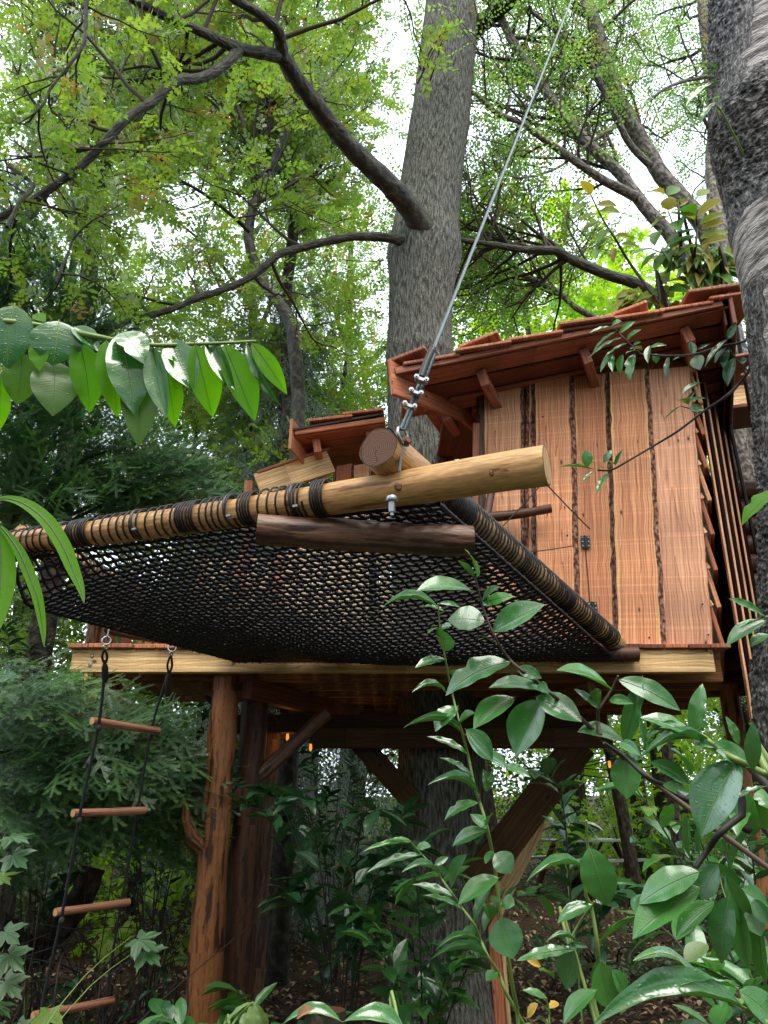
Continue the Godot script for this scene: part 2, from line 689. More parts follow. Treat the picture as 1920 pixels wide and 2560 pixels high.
func build_materials() -> void:
	var fbm := FastNoiseLite.FRACTAL_FBM
	var rid := FastNoiseLite.FRACTAL_RIDGED
	var sx := FastNoiseLite.TYPE_SIMPLEX_SMOOTH
	var cell := FastNoiseLite.TYPE_CELLULAR
	# sawn wood
	for k in 3:
		var m := mat(Color.WHITE, 0.62, 0.35)
		m.albedo_texture = board_tex(11 + k * 5, 256, 1024, [Vector3(0.80, 0.575, 0.435), Vector3(0.775, 0.535, 0.395), Vector3(0.80, 0.59, 0.46)][k], Vector3(0.83, 0.645, 0.46), [0.05, 0.09, 0.035][k], [0.05, 0.012, 0.11][k])
		M["board%d" % k] = m
	for k in 6:
		var m: StandardMaterial3D = M["board%d" % [0, 2, 0, 1, 1, 2][k]].duplicate()
		m.albedo_color = [Color(0.97, 0.97, 0.97), Color(0.86, 0.8, 0.76), Color(1.0, 0.96, 0.92), Color(0.93, 0.9, 0.88), Color(1.0, 1.0, 0.98), Color(0.96, 0.95, 0.96)][k]
		M["wall%d" % k] = m
	var fibre := noise_tex(256, 256, sx, 0.03, 4, fbm, [], 5)
	var t_red := board_tex(41, 192, 512, Vector3(0.575, 0.365, 0.282), Vector3(0.63, 0.435, 0.335), 0.03, 0.03, 0.15)
	var t_pale := board_tex(57, 192, 512, Vector3(0.80, 0.66, 0.47), Vector3(0.83, 0.70, 0.52), 0.05, 0.02, 0.4)
	M.red = mat(Color.WHITE, 0.6, 0.35)
	M.red.albedo_texture = t_red
	M.red_dark = mat(Color(0.74, 0.68, 0.68), 0.55, 0.4)
	M.red_dark.albedo_texture = t_red
	M.red_bright = mat(Color(1.0, 0.98, 0.95), 0.6, 0.35)
	M.red_bright.albedo_texture = board_tex(43, 192, 512, Vector3(0.70, 0.44, 0.33), Vector3(0.78, 0.55, 0.42), 0.05, 0.04, 0.15)
	M.pale = mat(Color.WHITE, 0.6, 0.35)
	M.pale.albedo_texture = t_pale
	M.sunlit_screen = mat(Color.WHITE, 0.6, 0.35)  # pale boards lightened in colour to stand for sun falling on them
	M.sunlit_screen.albedo_texture = board_tex(61, 128, 512, Vector3(0.90, 0.80, 0.64), Vector3(0.92, 0.84, 0.68), 0.05, 0.02)
	M.joist = mat(Color(0.64, 0.55, 0.5), 0.65, 0.3)  # pale wood tinted dark to carry the shade under the deck
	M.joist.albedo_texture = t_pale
	M.table = mat(Color(0.66, 0.68, 0.68), 0.25, 0.5)
	M.grey_wood = mat(Color(0.62, 0.6, 0.58), 0.65, 0.4)
	M.grey_wood.albedo_texture = t_red
	# bark edge of the boards
	M.shaded_wood = mat(Color(0.34, 0.3, 0.28), 0.7, 0.3)  # same wood tinted further down, under-deck shade put into its colour
	M.shaded_wood.albedo_texture = t_pale
	M.edge_bark = mat(Color.WHITE, 0.85, 0.25)
	M.edge_bark.albedo_texture = noise_tex(128, 256, sx, 0.05, 4, fbm, [0.0, Color(0.2, 0.12, 0.1), 0.4, Color(0.41, 0.27, 0.225), 0.58, Color(0.55, 0.41, 0.35), 1.0, Color(0.68, 0.58, 0.53)], 8)
	bump(M.edge_bark, noise_tex(128, 256, sx, 0.06, 4, fbm, [], 8), 1.0)
	M.slab_bark = mat(Color(0.36, 0.34, 0.33), 0.9, 0.2)
	M.slab_bark.uv1_scale = Vector3(2, 12, 1)
	M.slab_bark.albedo_texture = M.edge_bark.albedo_texture
	bump(M.slab_bark, M.edge_bark.heightmap_texture, 1.2)
	# logs
	var lr := noise_tex(256, 256, sx, 0.02, 4, fbm, [], 12)
	M.log_pale = mat(Color.WHITE, 0.42, 0.45)
	M.log_pale.albedo_texture = log_tex(3, 192, 768, Vector3(0.73, 0.57, 0.375), Vector3(0.42, 0.27, 0.16), -0.08)
	bump(M.log_pale, lr, 0.5)
	M.log_brown = mat(Color.WHITE, 0.45, 0.45)
	M.log_brown.albedo_texture = log_tex(6, 192, 768, Vector3(0.44, 0.32, 0.255), Vector3(0.22, 0.155, 0.13), 0.2)
	bump(M.log_brown, lr, 0.7)
	M.log_post = mat(Color.WHITE, 0.45, 0.45)
	M.log_post.albedo_texture = log_tex(9, 192, 768, Vector3(0.56, 0.365, 0.215), Vector3(0.2, 0.12, 0.08), 0.16)
	bump(M.log_post, lr, 0.7)
	M.log_dark = mat(Color(0.75, 0.7, 0.66), 0.5, 0.4)
	M.log_dark.albedo_texture = M.log_brown.albedo_texture
	M.rung = mat(Color.WHITE, 0.55, 0.4)
	M.rung.albedo_texture = log_tex(14, 128, 256, Vector3(0.66, 0.46, 0.36), Vector3(0.36, 0.23, 0.18), 0.05)
	M.end_dark = mat(Color.WHITE, 0.55, 0.4)
	M.end_dark.albedo_texture = end_tex(4, Vector3(0.44, 0.30, 0.215), Vector3(0.19, 0.12, 0.085))
	M.end_pale = mat(Color.WHITE, 0.6, 0.35)
	M.end_pale.albedo_texture = end_tex(5, Vector3(0.80, 0.66, 0.47), Vector3(0.64, 0.48, 0.32))
	M.end_brown = mat(Color.WHITE, 0.6, 0.35)
	M.end_brown.albedo_texture = end_tex(6, Vector3(0.58, 0.42, 0.31), Vector3(0.42, 0.28, 0.2))
	# bark of the trees; the relief itself is in the trunks' shapes
	M.oak_bark = mat(Color.WHITE, 0.8, 0.3)
	M.oak_bark.albedo_texture = noise_tex(512, 512, sx, 0.018, 5, fbm, [0.0, Color(0.21, 0.21, 0.195), 0.34, Color(0.33, 0.33, 0.305), 0.5, Color(0.44, 0.445, 0.41), 0.7, Color(0.50, 0.505, 0.475), 1.0, Color(0.63, 0.63, 0.6)], 21)
	bump(M.oak_bark, noise_tex(512, 512, sx, 0.03, 4, rid, [], 22), -2.5)
	M.limb_bark = mat(Color.WHITE, 0.6, 0.4)
	M.limb_bark.albedo_texture = noise_tex(256, 256, sx, 0.02, 4, fbm, [0.0, Color(0.11, 0.105, 0.095), 0.5, Color(0.19, 0.185, 0.165), 0.72, Color(0.25, 0.26, 0.2), 1.0, Color(0.34, 0.345, 0.3)], 23)
	bump(M.limb_bark, noise_tex(256, 256, sx, 0.04, 4, fbm, [], 24), 1.0)
	M.twig = mat(Color(0.22, 0.19, 0.165), 0.7, 0.3)
	M.birch_bark = mat(Color.WHITE, 0.65, 0.4)
	M.birch_bark.albedo_texture = noise_tex(256, 256, sx, 0.03, 4, fbm, [0.0, Color(0.15, 0.13, 0.12), 0.38, Color(0.30, 0.27, 0.24), 0.5, Color(0.38, 0.355, 0.33), 0.7, Color(0.49, 0.465, 0.44), 1.0, Color(0.64, 0.62, 0.59)], 25)
	bump(M.birch_bark, noise_tex(256, 256, sx, 0.05, 4, fbm, [], 26), 0.8)
	M.cherry_bark = mat(Color.WHITE, 0.5, 0.45)
	M.cherry_bark.albedo_texture = noise_tex(512, 512, sx, 0.02, 5, fbm, [0.0, Color(0.16, 0.145, 0.14), 0.3, Color(0.36, 0.34, 0.33), 0.45, Color(0.56, 0.53, 0.515), 0.65, Color(0.67, 0.64, 0.62), 1.0, Color(0.78, 0.75, 0.73)], 27)
	bump(M.cherry_bark, noise_tex(512, 512, sx, 0.06, 5, rid, [], 28), 1.0)
	M.cherry_rough = mat(Color.WHITE, 0.5, 0.45)
	M.cherry_rough.albedo_texture = noise_tex(512, 512, sx, 0.02, 5, fbm, [0.0, Color(0.15, 0.14, 0.14), 0.42, Color(0.29, 0.275, 0.275), 0.6, Color(0.44, 0.425, 0.42), 1.0, Color(0.68, 0.66, 0.65)], 29)
	bump(M.cherry_rough, noise_tex(512, 512, cell, 0.05, 3, fbm, [], 30), 1.5)
	M.dark_bark = mat(Color.WHITE, 0.85, 0.25)
	M.dark_bark.albedo_texture = noise_tex(256, 256, sx, 0.02, 4, fbm, [0.0, Color(0.13, 0.115, 0.10), 0.5, Color(0.235, 0.215, 0.19), 1.0, Color(0.38, 0.35, 0.31)], 31)
	bump(M.dark_bark, noise_tex(256, 256, sx, 0.05, 4, fbm, [], 32), 1.2)
	# metal, rope, membrane
	M.steel = mat(Color(0.62, 0.64, 0.66), 0.32, 0.5)
	M.steel.metallic = 0.95
	M.wire = mat(Color(0.38, 0.43, 0.45), 0.45, 0.5)
	M.wire.metallic = 0.6
	M.iron = mat(Color(0.19, 0.20, 0.22), 0.5, 0.5)
	M.iron.metallic = 0.5
	M.rope = mat(col(0.009, 0.0095, 0.0125), 0.5, 0.45)
	M.net = mat(col(0.006, 0.0065, 0.01), 0.42, 0.4)
	M.ladder_rope = mat(col(0.03, 0.035, 0.042), 0.7, 0.4)
	M.black = mat(col(0.012, 0.012, 0.013), 0.55, 0.5)
	M.tape = mat(col(0.02, 0.022, 0.026), 0.35, 0.5)
	M.bulb = mat(Color(1.0, 0.72, 0.35), 0.2, 0.5)
	M.bulb.emission_enabled = true
	M.bulb.emission = Color(1.0, 0.66, 0.26)
	M.bulb.emission_energy_multiplier = 0.3
	# ground
	M.soil = mat(Color.WHITE, 0.9, 0.25)
	M.soil.albedo_texture = noise_tex(512, 512, sx, 0.03, 5, fbm, [0.0, Color(0.13, 0.10, 0.08), 0.45, Color(0.24, 0.185, 0.15), 0.7, Color(0.33, 0.26, 0.205), 1.0, Color(0.44, 0.36, 0.29)], 33)
	M.soil.uv1_triplanar = true
	M.soil.uv1_world_triplanar = true
	M.soil.uv1_scale = Vector3(0.7, 0.7, 0.7)
	bump(M.soil, noise_tex(512, 512, sx, 0.05, 5, fbm, [], 34), 3.0)
	M.litter0 = mat(col(0.20, 0.12, 0.07), 0.5, 0.45)
	M.litter1 = mat(col(0.34, 0.22, 0.13), 0.5, 0.45)
	M.litter2 = mat(col(0.09, 0.06, 0.045), 0.45, 0.5)
	M.litter3 = mat(col(0.5, 0.38, 0.24), 0.5, 0.45)
	# foliage: [surface, light that passes]
	M.oak0 = leaf_mat(col(0.062, 0.108, 0.024), Color(0.5, 0.66, 0.2), 0.45)
	M.oak1 = leaf_mat(col(0.085, 0.13, 0.028), Color(0.58, 0.7, 0.2), 0.45)
	M.oak2 = leaf_mat(col(0.12, 0.085, 0.03), Color(0.62, 0.5, 0.2), 0.5)
	M.birch0 = leaf_mat(col(0.06, 0.115, 0.025), Color(0.5, 0.7, 0.26), 0.4)
	M.birch1 = leaf_mat(col(0.09, 0.14, 0.035), Color(0.6, 0.76, 0.3), 0.4)
	M.birch2 = leaf_mat(col(0.20, 0.17, 0.03), Color(0.58, 0.52, 0.1), 0.45)
	M.maple0 = leaf_mat(col(0.14, 0.26, 0.03), Color(0.72, 0.94, 0.14), 0.45)
	M.maple1 = leaf_mat(col(0.18, 0.29, 0.035), Color(0.8, 0.96, 0.14), 0.45)
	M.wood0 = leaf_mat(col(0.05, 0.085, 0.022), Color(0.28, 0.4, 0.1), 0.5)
	M.shrub = leaf_mat(col(0.035, 0.105, 0.03), Color(0.2, 0.4, 0.08), 0.42)
	M.pale_shrub = leaf_mat(col(0.08, 0.15, 0.075), Color(0.22, 0.36, 0.16), 0.3)
	M.yew0 = leaf_mat(col(0.045, 0.105, 0.045), Color(0.14, 0.26, 0.1), 0.34)
	M.yew1 = leaf_mat(col(0.085, 0.18, 0.06), Color(0.28, 0.46, 0.16), 0.34)  # lighter green carries the light on the brighter sprays
	M.cypress = leaf_mat(col(0.05, 0.085, 0.06), Color(0.14, 0.22, 0.14), 0.55)
	M.fern = leaf_mat(col(0.05, 0.11, 0.03), Color(0.25, 0.42, 0.08), 0.4)
	# big leaves: blade and rib
	var vt0 := vein_tex(5, 14)
	var vt1 := vein_tex(6, 55)
	var rib0 := mat(col(0.16, 0.25, 0.06), 0.4)
	var rib1 := mat(col(0.24, 0.34, 0.07), 0.4)
	var rib2 := mat(col(0.06, 0.12, 0.03), 0.4)
	M.laurel = [
		[leaf_mat(col(0.042, 0.165, 0.036), Color(0.16, 0.34, 0.06), 0.25, vt0, 0.14), rib0],
		[leaf_mat(col(0.052, 0.185, 0.036), Color(0.2, 0.4, 0.06), 0.22, vt1, 0.12), rib0],
		[leaf_mat(col(0.034, 0.135, 0.036), Color(0.14, 0.3, 0.06), 0.28, vt0, 0.16), rib0]]
	M.laurel_wet = [
		[leaf_mat(col(0.036, 0.14, 0.038), Color(0.12, 0.3, 0.06), 0.13, vt1, 0.14), rib1],
		[leaf_mat(col(0.044, 0.165, 0.038), Color(0.15, 0.34, 0.06), 0.16, vt1, 0.12), rib1]]
	for k in M.laurel:
		k[0].clearcoat_enabled = true
		k[0].clearcoat = 0.4
		k[0].clearcoat_roughness = 0.16
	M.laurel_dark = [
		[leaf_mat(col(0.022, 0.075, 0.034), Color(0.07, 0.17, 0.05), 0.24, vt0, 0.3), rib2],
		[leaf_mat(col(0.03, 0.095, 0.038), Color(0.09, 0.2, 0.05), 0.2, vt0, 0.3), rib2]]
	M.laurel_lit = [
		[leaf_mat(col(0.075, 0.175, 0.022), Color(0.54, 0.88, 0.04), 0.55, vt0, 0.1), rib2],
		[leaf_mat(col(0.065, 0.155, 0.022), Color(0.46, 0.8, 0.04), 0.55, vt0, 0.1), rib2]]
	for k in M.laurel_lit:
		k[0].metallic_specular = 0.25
	for k in M.laurel_wet:
		k[0].clearcoat_enabled = true
		k[0].clearcoat = 1.0
		k[0].clearcoat_roughness = 0.12
	M.laurel_under = [
		[leaf_mat(col(0.065, 0.13, 0.03), Color(0.3, 0.5, 0.08), 0.4, vt0, 0.12), rib0]]
	M.laurel_pale = [[leaf_mat(col(0.13, 0.21, 0.065), Color(0.3, 0.46, 0.1), 0.4, vt0, 0.2), rib1]]
	M.laurel_yellow = [[leaf_mat(col(0.45, 0.28, 0.03), Color(0.5, 0.36, 0.06), 0.4, vt0, 0.15), rib1]]
	M.rhodo = [
		[leaf_mat(col(0.12, 0.165, 0.03), Color(0.52, 0.6, 0.08), 0.35, vt0, 0.15), rib0],
		[leaf_mat(col(0.06, 0.135, 0.028), Color(0.25, 0.45, 0.07), 0.3, vt0, 0.15), rib0],
		[leaf_mat(col(0.16, 0.15, 0.03), Color(0.56, 0.52, 0.1), 0.4, vt0, 0.15), rib0]]
	for k in M.rhodo:
		k[0].metallic_specular = 0.3
		k[0].roughness = 0.5
	M.dead = [[leaf_mat(col(0.28, 0.13, 0.05), Color(0.3, 0.16, 0.06), 0.5, vt0, 0.2), rib0]]
	M.stem_green = mat(col(0.17, 0.26, 0.06), 0.45)
	M.stem_brown = mat(col(0.075, 0.045, 0.03), 0.6)
	M.stem_dark = mat(col(0.022, 0.017, 0.014), 0.6)


func build_leaf_shapes() -> void:
	for k in 6:
		LEAF.append(big_leaf("laurel", [0.3, 0.15, 0.45, 0.2, 0.35, 0.05][k], [0.03, 0.06, 0.0, 0.09, -0.03, 0.05][k], [0.012, 0.02, 0.01, 0.03, 0.012, 0.03][k], [0.0, 0.0, 0.0, 0.35, 0.0, 0.25][k], 50 + k))
	LEAF.append(big_leaf("lance", 0.4, 0.16, 0.02, 0.0, 71))    # 6: strongly arched
	LEAF.append(big_leaf("lance", 0.2, 0.03, 0.03, 0.0, 72))    # 7: slender
	rng.seed = 900
	# sprigs: a twig with leaves, about 0.25 m
	for k in 2:
		var m := MB.new()
		for q in 7:
			var t := 0.04 + 0.04 * q
			var s := 1.0 if q % 2 else -1.0
			var ax := Vector3(s * rnd(0.6, 1.1), rnd(0.4, 1.0) + (1.2 if q == 6 else 0.0), rnd(-0.35, 0.25))
			blade(m, Vector3(0, t, 0), ax, Vector3(rnd(-0.5, 0.5), rnd(-0.3, 0.3), 1), rnd(0.075, 0.12), rnd(0.05, 0.072), "oak", 14, rnd(0.0, 0.3), rnd(-0.08, 0.1))
		SPR["oak%d" % k] = m.mesh()
		m = MB.new()
		for q in 13:
			var t := 0.02 + 0.028 * q
			var s := 1.0 if q % 2 else -1.0
			var ax := Vector3(s * rnd(0.5, 1.1), rnd(0.2, 0.9), rnd(-0.7, 0.3))
			blade(m, Vector3(s * 0.012, t, rnd(-0.02, 0.02)), ax, Vector3(rnd(-0.6, 0.6), rnd(-0.5, 0.5), 1), rnd(0.036, 0.056), rnd(0.026, 0.038), "birch", 4, rnd(0.0, 0.3), 0.05)
		SPR["birch%d" % k] = m.mesh()
		m = MB.new()
		for q in 6:
			var ax := Vector3([-1.0, 1.0, -0.8, 0.8, -0.3, 0.3][q] * rnd(0.7, 1.2), rnd(0.3, 1.0), rnd(-0.3, 0.2))
			var b := Vector3(0, 0.04 + 0.035 * q, 0)
			maple_blade(m, b + ax * 0.05, ax, Vector3(rnd(-0.4, 0.4), rnd(-0.4, 0.4), 1), rnd(0.09, 0.14))
		SPR["maple%d" % k] = m.mesh()
		m = MB.new()
		for q in 9:
			var a := TAU * q / 9.0 * 1.618 * 2.0
			var ax := Vector3(cos(a), rnd(0.1, 0.9), sin(a) * 0.9 - 0.1)
			blade(m, Vector3(0, 0.02 * q, 0), ax, Vector3(0, 1, 0.2) + rvec() * 0.3, rnd(0.09, 0.13), rnd(0.032, 0.045), "laurel", 5, rnd(0.1, 0.4), rnd(0.0, 0.1))
		SPR["laurel%d" % k] = m.mesh()
		# yew spray: a twig and side twigs with flat two-ranked needles
		m = MB.new()
		var tw := [[Vector3.ZERO, Vector3(0, 1, 0), 0.3]]
		for q in 5:
			tw.append([Vector3(0, 0.03 + 0.042 * q, 0), Vector3((1.0 if q % 2 else -1.0) * rnd(0.8, 1.2), rnd(0.7, 1.1), rnd(-0.3, 0.3)), rnd(0.09, 0.17) * (1.0 - 0.08 * q)])
		for w in tw:
			var d: Vector3 = w[1].normalized()
			var sd := d.cross(Vector3(0, 0, 1)).normalized()
			var cnt := int(w[2] / 0.008)
			for q in cnt:
				var c: Vector3 = w[0] + d * (w[2] * q / cnt)
				for s in [-1.0, 1.0]:
					var ax: Vector3 = (sd * s + d * rnd(0.3, 0.7) + Vector3(0, 0, rnd(-0.15, 0.35))).normalized()
					var L := rnd(0.016, 0.023) * (1.0 - 0.45 * float(q) / cnt)
					var x: Vector3 = ax.cross(Vector3(0, 0, 1)).normalized() * 0.0021
					m.poly([c - x, c + x, c + ax * L * 0.7 + x, c + ax * L, c + ax * L * 0.7 - x], Vector3(0, 0, 1), [Vector2.ZERO, Vector2.RIGHT, Vector2.ONE, Vector2.DOWN, Vector2.DOWN])
		SPR["yew%d" % k] = m.mesh()
		# cypress: hanging flat plume
		m = MB.new()
		for q in 30:
			var y0 := 0.02 * q
			var s := 1.0 if q % 2 else -1.0
			var d := Vector3(s * rnd(0.5, 0.9), 1.0, rnd(-0.3, 0.3)).normalized()
			var L := 0.2 * (1.0 - 0.7 * y0 / 0.6) * rnd(0.7, 1.1)
			for e in 5:
				var c := Vector3(0, y0, 0) + d * L * e / 5.0
				var ax := (d + Vector3(s * rnd(-1.0, 1.0), rnd(-0.2, 0.8), rnd(-0.3, 0.3))).normalized()
				blade(m, c, ax, Vector3(rnd(-0.4, 0.4), 0, 1), L * 0.38, 0.009, "lance", 2, 0.0, 0.0)
		SPR["cypress%d" % k] = m.mesh()


# ---------- trees
func path(zone: Array, xy: Array, z0: float, z1: float) -> Array:
	var p := []
	var n := xy.size() / 2
	for k in n:
		p.append(P(zone[0] + xy[2 * k] * zone[2], zone[1] + xy[2 * k + 1] * zone[2], lerpf(z0, z1, float(k) / (n - 1))))
	return smooth(p, 6)


func taper(n: int, r0: float, r1: float) -> Array:
	var r := []
	for k in n:
		r.append(lerpf(r0, r1, float(k) / (n - 1)))
	return r


func sprig_basis(dir: Vector3, s: float) -> Basis:
	var y := dir.normalized()
	var z := Vector3.UP + rvec() * 0.7
	var x := y.cross(z).normalized()
	z = x.cross(y)
	return Basis(x * s, y * s, z * s)


func sprout(p: Vector3, dir: Vector3, L: float, r: float, level: int, wood: MB, sp: Array, o: Dictionary) -> void:
	var n := 5 if level > 0 else 3
	var pts := [p]
	var d := dir.normalized()
	for k in n:
		d = (d + rvec() * o.jit + Vector3.UP * o.up).normalized()
		pts.append(pts[-1] + d * L / n)
	tube(wood, pts, taper(n + 1, r, r * 0.35), 4 if level == 0 else 6)
	if level > 0:
		var c: int = o.kids[level]
		for k in c:
			var f := 0.2 + 0.8 * (k + rng.randf()) / c
			var i := mini(int(f * n), n - 1)
			var q: Vector3 = pts[i].lerp(pts[i + 1], f * n - i)
			var dd: Vector3 = (pts[i + 1] - pts[i]).normalized()
			var side := dd.cross(rvec()).normalized()
			side.y *= o.flat
			if o.has("away"):
				side = (side + Vector3(0, 0.7, -0.8) * o.away).normalized()
			sprout(q, dd * rnd(0.4, 0.9) + side, L * rnd(0.4, 0.62), r * 0.45, level - 1, wood, sp, o)
	if level <= o.leafy:
		var cnt := maxi(1, int(L / o.step))
		for k in cnt:
			var f := (k + rng.randf()) / cnt
			if level > 0 and f < 0.4:
				continue
			var i := mini(int(f * n), n - 1)
			var q: Vector3 = pts[i].lerp(pts[i + 1], f * n - i)
			var dd: Vector3 = (pts[i + 1] - pts[i]).normalized()
			sp.append(Transform3D(sprig_basis(dd + rvec() * 0.9 + Vector3(0, -o.droop, 0), o.size * rnd(0.75, 1.25)), q))


func sprout_along(pts: Array, r: Array, f0: float, f1: float, count: int, L: float, level: int, wood: MB, sp: Array, o: Dictionary) -> void:
	for k in count:
		var f := lerpf(f0, f1, (k + rng.randf()) / count)
		var i := mini(int(f * (pts.size() - 1)), pts.size() - 2)
		var dd: Vector3 = (pts[i + 1] - pts[i]).normalized()
		var side := dd.cross(rvec()).normalized()
		side.y *= o.flat
		if o.has("away"):
			side = (side + Vector3(0, 0.9, -1.1) * o.away).normalized()
		sprout(pts[i], dd * rnd(0.2, 0.8) + side, L * rnd(0.6, 1.25), maxf(0.008, minf(r[i] * 0.5, L * 0.016)), level, wood, sp, o)


func blob(sp: Array, c: Vector3, rad: Vector3, n: int, size: float, droop := 0.2) -> void:
	for k in n:
		var u := rvec()
		while u.length_squared() > 1.0:
			u = rvec()
		u *= pow(u.length(), -0.35)
		sp.append(Transform3D(sprig_basis(u + rvec() * 0.6 + Vector3(0, -droop, 0), size * rnd(0.7, 1.3)), c + u * rad))


# the leafy sprigs of a crown, mixed from several kinds: [[shape, material, share] ...]
func crown(o: Node, sp: Array, kinds: Array, called := "crown") -> void:
	var lots := []
	for k in kinds:
		lots.append([])
	for x in sp:
		var f := rng.randf()
		for k in kinds.size():
			f -= kinds[k][2]
			if f <= 0.0 or k == kinds.size() - 1:
				lots[k].append(x)
				break
	for k in kinds.size():
		if lots[k].size():
			many(called, SPR[kinds[k][0]], M[kinds[k][1]], lots[k], o)


func stuff(o: Node) -> Node:
	o.set_meta("kind", "stuff")
	return o


const OAK := [["oak0", "oak0", 0.6], ["oak1", "oak1", 0.34], ["oak0", "oak2", 0.06]]
const BIRCH := [["birch0", "birch0", 0.5], ["birch1", "birch1", 0.42], ["birch0", "birch2", 0.08]]
const MAPLE := [["maple0", "maple0", 0.5], ["maple1", "maple1", 0.5]]
const FAR := [["birch0", "birch0", 0.35], ["birch1", "birch1", 0.3], ["oak0", "oak0", 0.35]]


# a whole tree further off: trunk, a few limbs, clumped crown
func far_tree(called: String, label: String, group: String, x: float, d: float, h: float, r: float, spread: float, low: float, kinds: Array, per: int, size: float, bark: String, lean := 0.0) -> void:
	var g := on_ground(x, -d)
	var t := thing(called, label, "tree", g, group)
	var pts := []
	for k in 7:
		var f := k / 6.0
		pts.append(Vector3(lean * f * h + 0.12 * sin(f * 7.0 + x), -0.15 + f * h * 0.93, 0.1 * sin(f * 5.0 + d)))
	pts = smooth(pts, 3)
	obj("trunk", tube_mesh(pts, taper(pts.size(), r, r * 0.25), 12, r * 0.12, false, 1.2, 2.0), M[bark], t)
	var wood := MB.new()
	var sp := []
	var n := 9
	for k in n:
		var f := lerpf(low, 1.0, (k + 0.5) / n)
		var a := k * 2.4 + x * 3.0
		var w := spread * (1.0 - 0.55 * absf(f - 0.6) / 0.5) * rnd(0.5, 0.95)
		var i := clampi(int(f * (pts.size() - 1)), 0, pts.size() - 1)
		var b: Vector3 = pts[maxi(i - 2, 0)]
		var c: Vector3 = pts[i] + Vector3(cos(a) * w, rnd(0.0, 0.6), sin(a) * w)
		tube(wood, smooth([b, b.lerp(c, 0.5) + Vector3(0, 0.3, 0), c], 3), taper(7, r * 0.35, 0.012), 5)
		blob(sp, c, Vector3(1, 0.62, 1) * spread * rnd(0.42, 0.62), per, size)
	obj("limb", wood.mesh(), M.twig, t)
	crown(t, sp, kinds)


# ---------- evergreen shrub with single leaves
func laurel_bush(label: String, group: String, at: Vector3, stems: int, h: float, spread: float, L: float, per: int, mats: Array, toward := Vector3.ZERO, called := "laurel_shrub", cat := "shrub") -> Node3D:
	var o := thing(called, label, cat, at, group)
	for s in stems:
		var a := TAU * (s + rnd(0.0, 0.8)) / stems
		var out := Vector3(cos(a), 0, sin(a)) * spread * rnd(0.35, 1.0) + toward * rnd(0.3, 1.0)
		var hh := h * rnd(0.6, 1.0)
		var p := smooth([Vector3(rnd(-0.06, 0.06), -0.05, rnd(-0.06, 0.06)), out * 0.3 + Vector3(0, hh * 0.5, 0), out * 0.75 + Vector3(0, hh * 0.9, 0) + rvec() * 0.06, out * 1.15 + Vector3(0, hh, 0) + rvec() * 0.08], 5)
		obj("stem", tube_mesh(p, taper(p.size(), 0.007, 0.002), 5), M.stem_green if rng.randf() < 0.15 else M.stem_dark, o)
		for k in per:
			var f := 0.3 + 0.7 * (k + 0.6) / per
			var i := mini(int(f * (p.size() - 1)), p.size() - 2)
			var d: Vector3 = (p[i + 1] - p[i]).normalized()
			var sd := d.cross(Vector3.UP + rvec() * 0.4).normalized() * (1.0 if k % 2 else -1.0)
			var ax := (d * rnd(0.3, 0.9) + sd * rnd(0.6, 1.0) + Vector3(0, rnd(-0.7, 0.25), 0)).normalized()
			var LL := L * rnd(0.7, 1.15)
			leaf_local(o, p[i].lerp(p[i + 1], f * (p.size() - 1) - i), ax, LL, LL * rnd(0.38, 0.48), mats[rng.randi() % mats.size()])
	return o


func leaf_local(parent: Node, base: Vector3, ax: Vector3, L: float, w: float, mt: Array, variant := -1) -> void:
	var n := Vector3.UP + rvec() * 0.35
	n = (n - ax * n.dot(ax)).normalized()
	var o := MeshInstance3D.new()
	o.name = "leaf"
	o.mesh = LEAF[variant if variant >= 0 else rng.randi() % 6]
	o.transform = Transform3D(Basis(ax.cross(n) * w, ax * L, n * L), base)
	o.set_surface_override_material(0, mt[0])
	o.set_surface_override_material(1, mt[1])
	parent.add_child(o, true)


